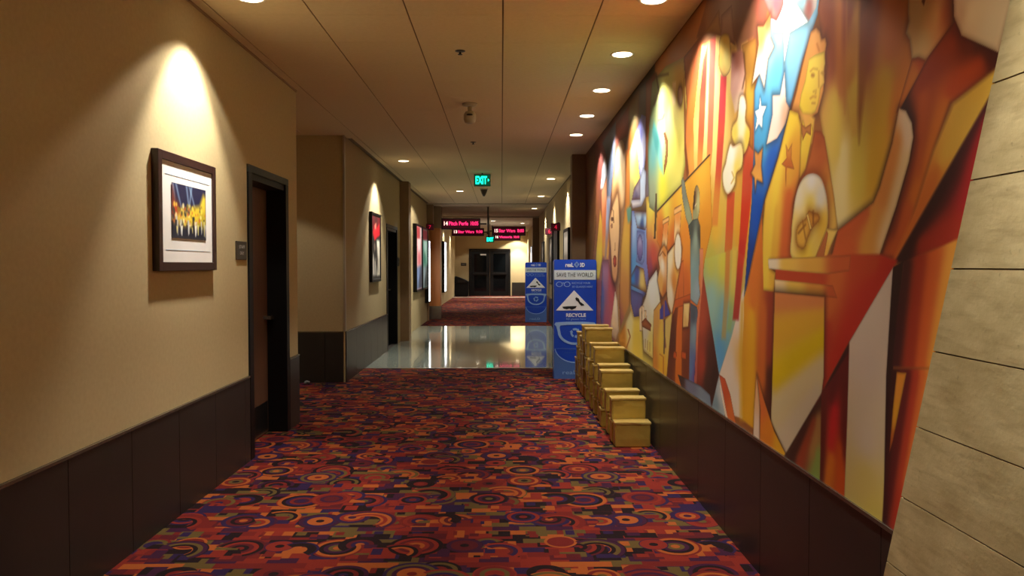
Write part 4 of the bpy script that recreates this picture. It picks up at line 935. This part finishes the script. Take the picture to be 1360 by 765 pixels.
case('film_poster', XL2, 1, 18.5, 19.7, .87, 2.39, .09, .05, pos4, (96, 150, 136), 'teal film poster in deep black case beside the pink one', 'poster', lit=True, res=(30, 40))
white = [([(0,.12),(1,.12),(1,0),(0,0)], (200,200,196), o(soft=.05)), ([(.2,.62),(.8,.6),(.8,.56),(.2,.58)], (90,90,90), o(soft=.03)), ([(0,.86),(1,.86),(1,1),(0,1)], (150,150,160), o(soft=.03))]
for y0, y1, z0, z1, X, l in ((19.82, 20.38, .5, 2.12, XL2, 'bright white lit poster case by the wooden pilaster'), (28.6, 29.7, .45, 2.35, XL3, 'bright white lit poster case on the far left wall')):
    case('lit_poster_case', X, 1, y0, y1, z0, z1, .1, .03, white, (255, 255, 250), l, 'poster case', lit=2, res=(16, 30), group='white lit poster cases')
grey = [([(.1,.9),(.9,.9),(.9,.6),(.1,.6)], [(.5,.8,(180,170,160))], o(soft=.05)), ([(.2,.5),(.8,.5),(.7,.1),(.3,.1)], [(.5,.3,(90,80,80))], o(soft=.06))]
for y0, y1, l in ((13.95, 15.0, 'dark framed poster nearest on the far right wall'), (18.5, 19.4, 'narrow framed poster just past the black door on the right'), (22.2, 23.2, 'farthest framed poster on the right wall before the pilaster')):
    case('film_poster', XR, -1, y0, y1, 1.0, 2.15, .045, .045, grey, (120, 112, 104), l, 'poster', res=(20, 24))
case('lit_poster_case', XR, -1, 29.6, 30.6, .7, 2.2, .09, .03, white, (255, 255, 250), 'lit poster case on the far right wall past the pilaster', 'poster case', lit=2, res=(16, 30), group='white lit poster cases')
# theatre number boxes with red glow
for X, y, z, sgn, t_, l in ((XL2+.1, 20.2, 2.46, 1, '7', 'red glowing number box over the left posters'), (XR-.1, 16.3, 2.27, -1, '4', 'red number box before the black door on the right'), (XR-.1, 18.45, 2.27, -1, '6', 'red number box past the black door on the right')):
    nb = empty('number_box', (X, y, z)); tag(nb, l, 'sign', 'red number boxes')
    boxes('housing', [(-.1, .1, 0, .05, -.08, .08)], M['sign_black'], nb, .004); boxes('display', [(-.09, .09, -.003, 0, -.07, .07)], M['led_haze'], nb)
    tt = text_mesh('number', t_, .13, M['led_red'], nb); tt.location = (0, -.005, 0)
# plaques
def plaque(loc, w, h, lines, label, axis='y'):
    p = empty('door_plaque', loc, R(90) if axis == 'y' else 0); tag(p, label, 'sign', 'small dark door plaques')
    pl = boxes('plate', [(-w/2, w/2, -.012, 0, -h/2, h/2)], M['plaque'], p, .003)
    for k, (s, z, wd) in enumerate(lines):
        t_ = text_mesh('lettering', s, h*.24, M['white_print'], pl, width=wd); t_.location = (0, -.0128, z)
plaque((XL, 5.665, 1.575), .22, .135, [('STAFF', .027, .12), ('ONLY', -.018, .085)], 'small dark plaque with two lines beside the near left door')
plaque((XL2, 14.72, 1.53), .18, .16, [('8', 0, .05)], 'tiny dark plaque beside the black left door')
plaque((-1.80, Y_END, 1.50), .26, .14, [('EXIT', 0, .16)], 'dark plaque on the end wall left of the double doors', axis='x')

# ------------------------------------------------------------------ blue recycling stands
def rrect(x0, x1, z0, z1, r, n=5):
    P = []
    for cx, cz, a0 in ((x1-r, z1-r, 0), (x0+r, z1-r, 90)):
        for k in range(n+1):
            a = R(a0+90*k/n); P.append((cx+r*math.cos(a), cz+r*math.sin(a)))
    return P + [(x0, z0), (x1, z0)]
def arc_pts(cx, cz, rx, rz, a0, a1, n=14): return [(cx+rx*math.cos(R(a0+(a1-a0)*k/n)), cz+rz*math.sin(R(a0+(a1-a0)*k/n))) for k in range(n+1)]
def recycling_stand(loc, label):
    e = empty('recycling_stand', loc); tag(e, label, 'recycling stand', 'blue recycling stands for glasses')
    W, H = .545, 1.54; x0, x1 = -W/2, W/2
    body = prism('body', rrect(x0, x1, 0, H, .03), 'y', 0, .26, M['blue'], e)
    def P(nm, pts, m, d=.0015, par=None): return prism(nm, pts, 'y', -d, .0, M[m], body)
    def T(nm, s, size, x, z, wd, m, bold=0.0):
        t_ = text_mesh(nm, s, size, M[m], body, width=wd, bold=bold); t_.location = (x, -.0032, z); return t_
    top = H
    T('logo_lettering', 'reaL', .075, -.075, top-.068, .105, 'white_card', .002); T('logo_lettering', '3D', .07, .09, top-.068, .06, 'white_card', .002)
    for k in range(3):
        ring_strip('logo_emblem', ellipse(.018, top-.064, .036-.010*k, .040-.010*k, 4 if k == 0 else 18), ellipse(.018, top-.064, .031-.010*k, .035-.010*k, 4 if k == 0 else 18), 'y', -.002, 0, M['sky_blue'], body)
    P('banner', [(x0, top-.258), (x1-.008, top-.258), (x1-.008, top-.135), (x0, top-.135)], 'pale_blue_band')
    T('banner_lettering', 'SAVE THE WORLD', .075, -.005, top-.195, .47, 'ink')
    # little spectacles
    for cx in (-.205, -.105):
        ring_strip('spectacles', ellipse(cx, top-.318, .042, .034, 18), ellipse(cx, top-.318, .034, .027, 18), 'y', -.002, 0, M['sky_blue'], body)
    P('spectacles', [(-.165, top-.305), (-.145, top-.305), (-.145, top-.297), (-.165, top-.297)], 'sky_blue', .002)
    T('lettering', 'RECYCLE YOUR', .034, .075, top-.302, .235, 'sky_blue'); T('lettering', '3D GLASSES HERE', .034, .09, top-.350, .265, 'sky_blue')
    # triangle with two folded glasses
    P('triangle', [(-.25, top-.655), (.235, top-.655), (-.015, top-.395)], 'white_card', .002)
    prism('glasses_print', [(-.17, top-.607), (-.09, top-.600), (.02, top-.598), (.005, top-.625), (-.045, top-.645), (-.075, top-.63), (-.11, top-.64), (-.15, top-.63)], 'y', -.0035, 0, M['black_ink'], body)
    prism('glasses_print', [(.0, top-.50), (.015, top-.485), (.045, top-.50), (.065, top-.545), (.11, top-.575), (.118, top-.592), (.075, top-.595), (.05, top-.565), (.035, top-.54), (.01, top-.525)], 'y', -.0035, 0, M['black_ink'], body)
    T('lettering', 'RECYCLE', .062, .01, top-.715, .255, 'white_card', .002); T('lettering', '3D glasses here', .036, .01, top-.768, .255, 'sky_blue')
    # big spectacles
    Z = top-.99
    outer = [(-.27, Z+.155), (-.25, Z+.18), (-.1, Z+.19), (.1, Z+.19), (.25, Z+.18), (.27, Z+.155), (.245, Z+.13)] + arc_pts(0, Z+.06, .225, .17, 0, -180) + [(-.245, Z+.13)]
    inner = [(-.2, Z+.12), (-.19, Z+.14), (-.1, Z+.15), (.1, Z+.15), (.19, Z+.14), (.2, Z+.12), (.198, Z+.1)] + arc_pts(0, Z+.06, .19, .14, 0, -180) + [(-.198, Z+.1)]
    ring_strip('large_spectacles', outer, inner, 'y', -.002, 0, M['sky_blue'], body)
    # recycling arrows
    for k in range(3):
        a0 = 90+120*k
        ring = arc_pts(0, Z+.045, .062, .062, a0-40, a0+35, 5) + arc_pts(0, Z+.045, .036, .036, a0+35, a0-40, 5)
        P('recycling_arrow', ring, 'sky_blue', .002)
        c, s = math.cos(R(a0-40)), math.sin(R(a0-40)); tx, tz = math.sin(R(a0-40)), -math.cos(R(a0-40))
        P('recycling_arrow', [(.075*c, Z+.045+.075*s), (.049*c+.03*tx, Z+.045+.049*s+.03*tz), (.024*c, Z+.045+.024*s)], 'sky_blue', .0022)
    T('lettering', 'Please recycle', .022, .0, top-1.165, .14, 'mid_blue'); T('lettering', 'your glasses after the show', .02, .0, top-1.20, .26, 'mid_blue')
    # pale foot with curved top
    P('foot_panel', [(x0, .0), (x1, 0), (x1, .34)] + arc_pts(0, .40, .262, .20, -15, -165, 16) + [(x0, .34)], 'mid_blue', .0012)
    ring_strip('foot_line', arc_pts(0, .42, .268, .215, -8, -172, 16) , arc_pts(0, .42, .258, .200, -8, -172, 16), 'y', -.0018, 0, M['sky_blue'], body)
    T('foot_lettering', 'reaLD', .075, -.03, .085, .26, 'sky_blue')
    return e
recycling_stand((.95, 9.95, 0), 'nearer tall blue recycling stand behind the gold boxes')
s2 = recycling_stand((.89, 19.9, 0), 'farther blue recycling stand beyond the polished tiles')

# ------------------------------------------------------------------ gold boxes stacked along the mural wall
def gold_mesh(w, d, h, seed):
    r = random.Random(seed); bm = bmesh.new()
    bmesh.ops.create_cube(bm, size=1)
    for v in bm.verts: v.co = Vector((v.co.x*w, v.co.y*d, (v.co.z+.5)*h))
    bmesh.ops.bevel(bm, geom=list(bm.edges), offset=.009, segments=2, affect='EDGES')
    bmesh.ops.subdivide_edges(bm, edges=[e for e in bm.edges if e.calc_length() > .08], cuts=2, use_grid_fill=True)
    for v in bm.verts:
        v.co += Vector((r.uniform(-1, 1)*.002, r.uniform(-1, 1)*.002, r.uniform(-1, 1)*.0015 if v.co.z > .02 else 0))
    me = fin(bm, 'gold_box_body'); me.materials.append(M['gold']); return me
def gold_lid_mesh(w, d, h, seed):
    r = random.Random(seed); bm = bmesh.new()
    bmesh.ops.create_cube(bm, size=1)
    for v in bm.verts: v.co = Vector((v.co.x*(w+.012), v.co.y*(d+.010), h-.012+(v.co.z+.5)*.014))
    bmesh.ops.subdivide_edges(bm, edges=[e for e in bm.edges if e.calc_length() > .1], cuts=3, use_grid_fill=True)
    for v in bm.verts: v.co += Vector((r.uniform(-1, 1)*.002, r.uniform(-1, 1)*.002, r.uniform(-1, 1)*.0012))
    me = fin(bm, 'gold_box_lid'); me.materials.append(M['gold_lit_top']); return me
STACKS = [(6.18, 1, .207), (6.345, 2, .375), (6.66, 2, .39), (6.97, 3, .515), (7.24, 3, .535), (7.54, 4, .665), (7.86, 4, .675), (8.33, 5, .79), (8.58, 5, .805), (8.85, 4, .66), (9.15, 4, .68), (9.45, 2, .34)]
SUP = ['frontmost single box', 'second stack', 'third stack', 'fourth stack', 'fifth stack', 'sixth stack', 'seventh stack', 'eighth stack', 'ninth stack', 'tenth stack', 'eleventh stack', 'rearmost stack']
LAY = ['bottom box', 'second box up', 'third box up', 'fourth box up', 'fifth box up']
rb = random.Random(11)
for s, (y0, n, top) in enumerate(STACKS):
    hh = top/n; dy = .14; xo = rb.uniform(-.012, .0)
    for k in range(n):
        w = .283 + rb.uniform(-.005, .005)
        g = empty('gold_box', (1.210-.148+xo+rb.uniform(-.012, .004), y0+dy/2+rb.uniform(-.006, .006), k*hh), R(rb.uniform(-1.5, 1.5)))
        lay = 'top box' if k == n-1 else LAY[k]
        tag(g, ('frontmost single gold box on the carpet under the mural' if n == 1 else 'gold box, %s of the %s from the front, under the mural' % (lay, SUP[s]) if s < 11 else 'gold box, %s of the rearmost stack by the blue stand' % lay), 'box', 'gold boxes stacked below the mural')
        link('body', gold_mesh(w, dy, hh-.010, s*10+k), None, g); link('lid', gold_lid_mesh(w, dy, hh-.006, s*10+k+500), None, g)

# ------------------------------------------------------------------ black bin and small things
bn = empty('trash_bin', (-1.86, 36.4, 0)); tag(bn, 'black bin with sloping lid beside the far double doors', 'bin')
prism('body', [(-.30, .03), (.30, .03), (.31, .62), (-.31, .62)], 'y', -.28, .28, M['bin_black'], bn, .01)
prism('lid', [(-.32, .62), (.32, .62), (.32, .70), (.15, .80), (-.1, .89), (-.27, .95), (-.32, .93)], 'y', -.3, .3, M['bin_black'], bn, .008)
boxes('base', [(-.27, .27, -.25, .25, 0, .03)], M['black_frame'], bn)
boxes('flap', [(-.18, .18, -.305, -.298, .66, .78)], M['kick'], bn)
pp = bpy.data.meshes.new('paper'); bm = bmesh.new(); bmesh.ops.create_icosphere(bm, subdivisions=2, radius=.035)
for v in bm.verts: v.co *= .7+.5*rb.random(); v.co.z = v.co.z*.7+.024
bm.to_mesh(pp); bm.free()
po = link('paper_scrap', pp, M['paper'], None, (-2.4, 9.55, 0)); tag(po, 'tiny grey crumpled scrap on carpet in the side hallway', 'litter')
